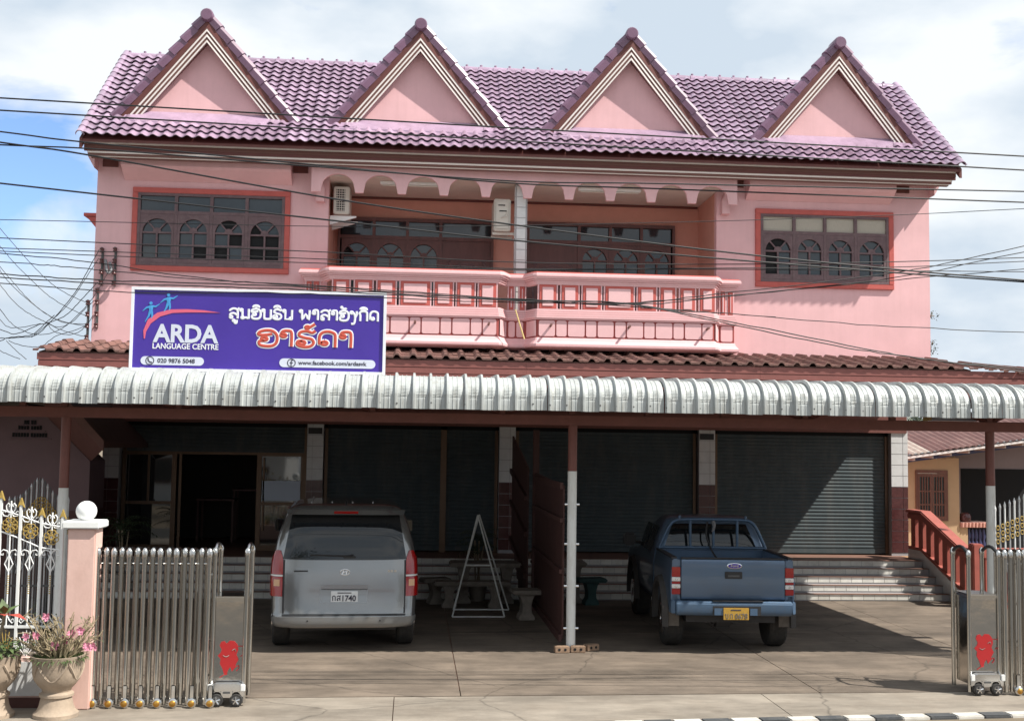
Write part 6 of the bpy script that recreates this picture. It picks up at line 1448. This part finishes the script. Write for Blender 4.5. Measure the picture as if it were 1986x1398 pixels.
MESS = [([(-9.505, 6.484), (-8.859, 5.782), (-8.459, 5.432), (-8.025, 5.214), (-7.868, 5.167)], 'uppermost of the slack wires falling from the left edge to the wall rack'),
 ([(-9.49, 6.164), (-9.228, 5.872), (-8.887, 5.541), (-8.627, 5.308), (-8.291, 5.097), (-7.937, 4.946)], 'second slack wire from the top falling from the left edge'),
 ([(-9.474, 5.805), (-9.272, 5.571), (-8.97, 5.24), (-8.671, 4.989), (-8.357, 4.837), (-7.929, 4.757)], 'third slack wire from the top falling from the left edge'), ([(-9.46, 5.486), (-9.157, 5.136), (-8.86, 4.924), (-8.625, 4.811), (-8.35, 4.678), (-7.902, 4.558)], 'slack wire running past the knot to the lowest spool'),
 ([(-9.416, 4.505), (-9.168, 4.511), (-8.788, 4.569), (-8.548, 4.793), (-8.291, 5.117), (-8.073, 5.442), (-7.876, 5.848), (-7.732, 6.134)], 'cable rising from the wire knot to the top insulator'), ([(-8.843, 4.528), (-8.548, 4.793), (-8.216, 5.159), (-7.926, 5.646), (-7.735, 5.973)], 'second cable rising from the knot to the upper right spool'),
 ([(-9.441, 5.069), (-9.199, 4.778), (-8.943, 4.625), (-8.654, 4.582), (-8.35, 4.678), (-8.09, 4.903), (-7.795, 5.269), (-7.506, 5.818)], 'deep sagging wire looping up to the right hand insulator rack'), ([(-9.423, 4.673), (-9.095, 4.582), (-8.719, 4.749), (-8.548, 4.793), (-8.246, 4.939), (-7.987, 5.225), (-7.728, 5.531)], 'wire curving through the knot up to the middle spools'),
 ([(-8.528, 4.773), (-8.352, 4.717), (-8.125, 4.822), (-7.903, 5.067), (-7.754, 5.21)], 'short wire sagging right of the knot toward the upper wall rack'), ([(-9.204, 4.46), (-9.029, 4.385), (-8.759, 4.351), (-8.607, 4.384), (-8.384, 4.558), (-7.928, 4.727), (-7.763, 4.95)], 'lowest loop of wire hanging just above the brown tile edge'),
 ([(-9.433, 4.891), (-9.214, 4.698), (-8.928, 4.704), (-8.662, 4.77)], 'short wire curving in from the left edge to the knot'), ([(-8.548, 4.793), (-8.426, 4.636), (-8.192, 4.582), (-8.001, 4.626), (-7.871, 4.748)], 'small loop of wire drooping right of the knot'), ([(-9.411, 4.397), (-9.187, 4.5), (-8.788, 4.569), (-8.548, 4.793), (-8.418, 4.915)], 'bottom strand entering the knot from the left edge'),
 ([(-9.48, 5.925), (-9.352, 5.649), (-9.07, 5.337), (-8.633, 4.989), (-8.278, 4.799), (-7.891, 4.768)], 'slack wire from the left edge reaching the lower left rack'), ([(-9.408, 4.318), (-9.213, 4.223), (-8.96, 4.129)], 'short wire end slanting down to the canopy at the left edge'), ([(-9.203, 4.441), (-9.024, 4.267), (-8.845, 4.122)], 'thin wire end slanting down behind the canopy, right of its neighbour')]
for i, (pts, lab) in enumerate(MESS):
    full = list(pts)
    if pts[0][0] < -9.35:
        (x0, z0), (x1, z1) = pts[0], pts[1]; full = [(x0-.8, z0-(z1-z0)/(x1-x0)*.8)]+full
    yy = -.6-.02*i; P_ = smoothpts([(x, yy, z) for x, z in full], 7); P_ = [p+Vector((0, 0, random.uniform(-.006, .006))) for p in P_]
    tag(MB().tube(P_, (.0075 if i in (4, 7, 12) else .006), 5).build('service_wire', 'cable', None, 50), lab or 'one of the tangled slack wires meeting in the knot left of the shop', 'wire', 'slack service wires at the left corner')
def rack(x, zt, zb_, y, lab):
    t = thing('insulator_rack', lab, 'insulator rack', (x, y, zb_), 0, 'insulator racks on the left wall corner')
    MB().box(x-.018, x+.018, y+.02, y+.035, zb_-.05, zt+.05).build('strap', 'iron', t)
    MB().tube([(x, y-.05, zb_-.03), (x, y-.05, zt+.03)], .008, 6).build('rod', 'iron', t)
    for i in range(4):
        z = lerp(zt, zb_, i/3); sp_ = MB().lathe([(.018, -.042), (.04, -.04), (.042, -.025), (.028, -.006), (.028, .006), (.042, .025), (.04, .04), (.018, .042)], (x, y-.05, z), 14).build('spool_insulator', 'tile_brown', t, 40)
        MB().box(x-.014, x+.014, y-.07, y+.02, z+.045, z+.055).build('arm', 'iron', sp_)
rack(-7.845, 6.22, 5.62, -.04, 'left of the upper insulator racks on the pink wall'); rack(-7.61, 6.23, 5.61, -.04, 'right of the upper insulator racks on the pink wall')
rack(-7.90, 5.47, 4.82, -.04, 'right of the lower insulator racks at the wall corner'); rack(-8.06, 5.24, 4.60, -.04, 'left of the lower insulator racks, just off the wall corner')
rg = MB().tube(smoothpts([(-7.78, -.08, 6.05), (-7.74, -.1, 5.85), (-7.70, -.12, 5.80), (-7.66, -.1, 5.86), (-7.70, -.08, 6.0)], 4), .028, 6).build('wire_bundle', 'grey_cloth', None, 50); tag(rg, 'pale wrapped wire bundle hanging between the upper insulator racks', 'wire bundle')

# ================================================================== across the road, seen mirrored in glass, paint and steel
def leafy_tree(x, y, h, cr, label, n=1500):
    t = thing('broadleaf_tree', label, 'tree', (x, y, -.16), 0, 'trees across the road')
    MB().tube(smoothpts([(x, y, -.16), (x+.15, y, h*.25), (x-.1, y+.1, h*.5), (x, y, h*.8)], 4), [.24]*5+[.17]*4+[.10]*3+[.05], 8).build('trunk', 'bark', t, 50)
    lm = MB(); lv = MB(); cl = []
    for k in range(26):
        a = random.uniform(0, 2*PI); e = random.uniform(-.2, 1.1); r = cr*random.uniform(.45, 1.0)
        c = Vector((x+r*math.cos(a)*math.cos(e), y+r*math.sin(a)*math.cos(e), h*.62+r*math.sin(e)*.9)); cl.append(c)
        if k % 2 == 0: lm.tube([(x, y, h*random.uniform(.3, .6)), (Vector((x, y, h*.5))+c)/2, c], [.07, .04, .015], 5)
    for i in range(n):
        c = random.choice(cl); p = c+Vector((random.gauss(0, .42), random.gauss(0, .42), random.gauss(0, .32)))*cr*.5
        leafmb(lv, p, (random.uniform(-1, 1), random.uniform(-1, 1), random.uniform(-.8, .6)), random.uniform(.25, .5), random.uniform(.07, .13))
    lm.build('limb', 'bark', t, 50); lv.build('crown', 'leaf', t)
leafy_tree(-7.0, -28.5, 13.5, 4.2, 'tall leafy tree across the road, mirrored in the van window')
leafy_tree(-19, -34, 9, 3.2, 'leafy tree across the road at the far left')
leafy_tree(12, -36, 8, 2.9, 'leafy tree across the road behind and right of the viewer')
leafy_tree(24, -33, 10, 3.4, 'leafy tree across the road at the far right')
def shed_house(x0, x1, y, h, wallm, label):
    t = thing('street_house', label, 'house', ((x0+x1)/2, y, -.16))
    MB().box(x0, x1, y-7, y, -.16, h).build('wall', wallm, t); MB().prism([(y+.7, h-.1), (y-3.5, h+1.8), (y-7.7, h-.1)], 'x', x0-.5, x1+.5).build('roof', 'roof_sheet', t)
    nw = int((x1-x0)/2.6)
    for i in range(nw):
        u = x0+(i+.5)*(x1-x0)/nw; f_ = MB().box(u-.6, u+.6, y+.002, y+.06, .9, 2.3).build('window', 'window_wood', t); MB().box(u-.5, u+.5, y+.061, y+.07, 1.0, 2.2).build('pane', 'glass', f_)
shed_house(-21, -9, -40, 3.6, 'white_paint', 'white house across the road with brown windows')
shed_house(-3, 9, -42, 3.6, 'mauve_plain', 'grey house across the road with brown windows')
shed_house(15, 27, -40, 3.2, 'pillar_pink', 'pale pink house across the road with brown windows')
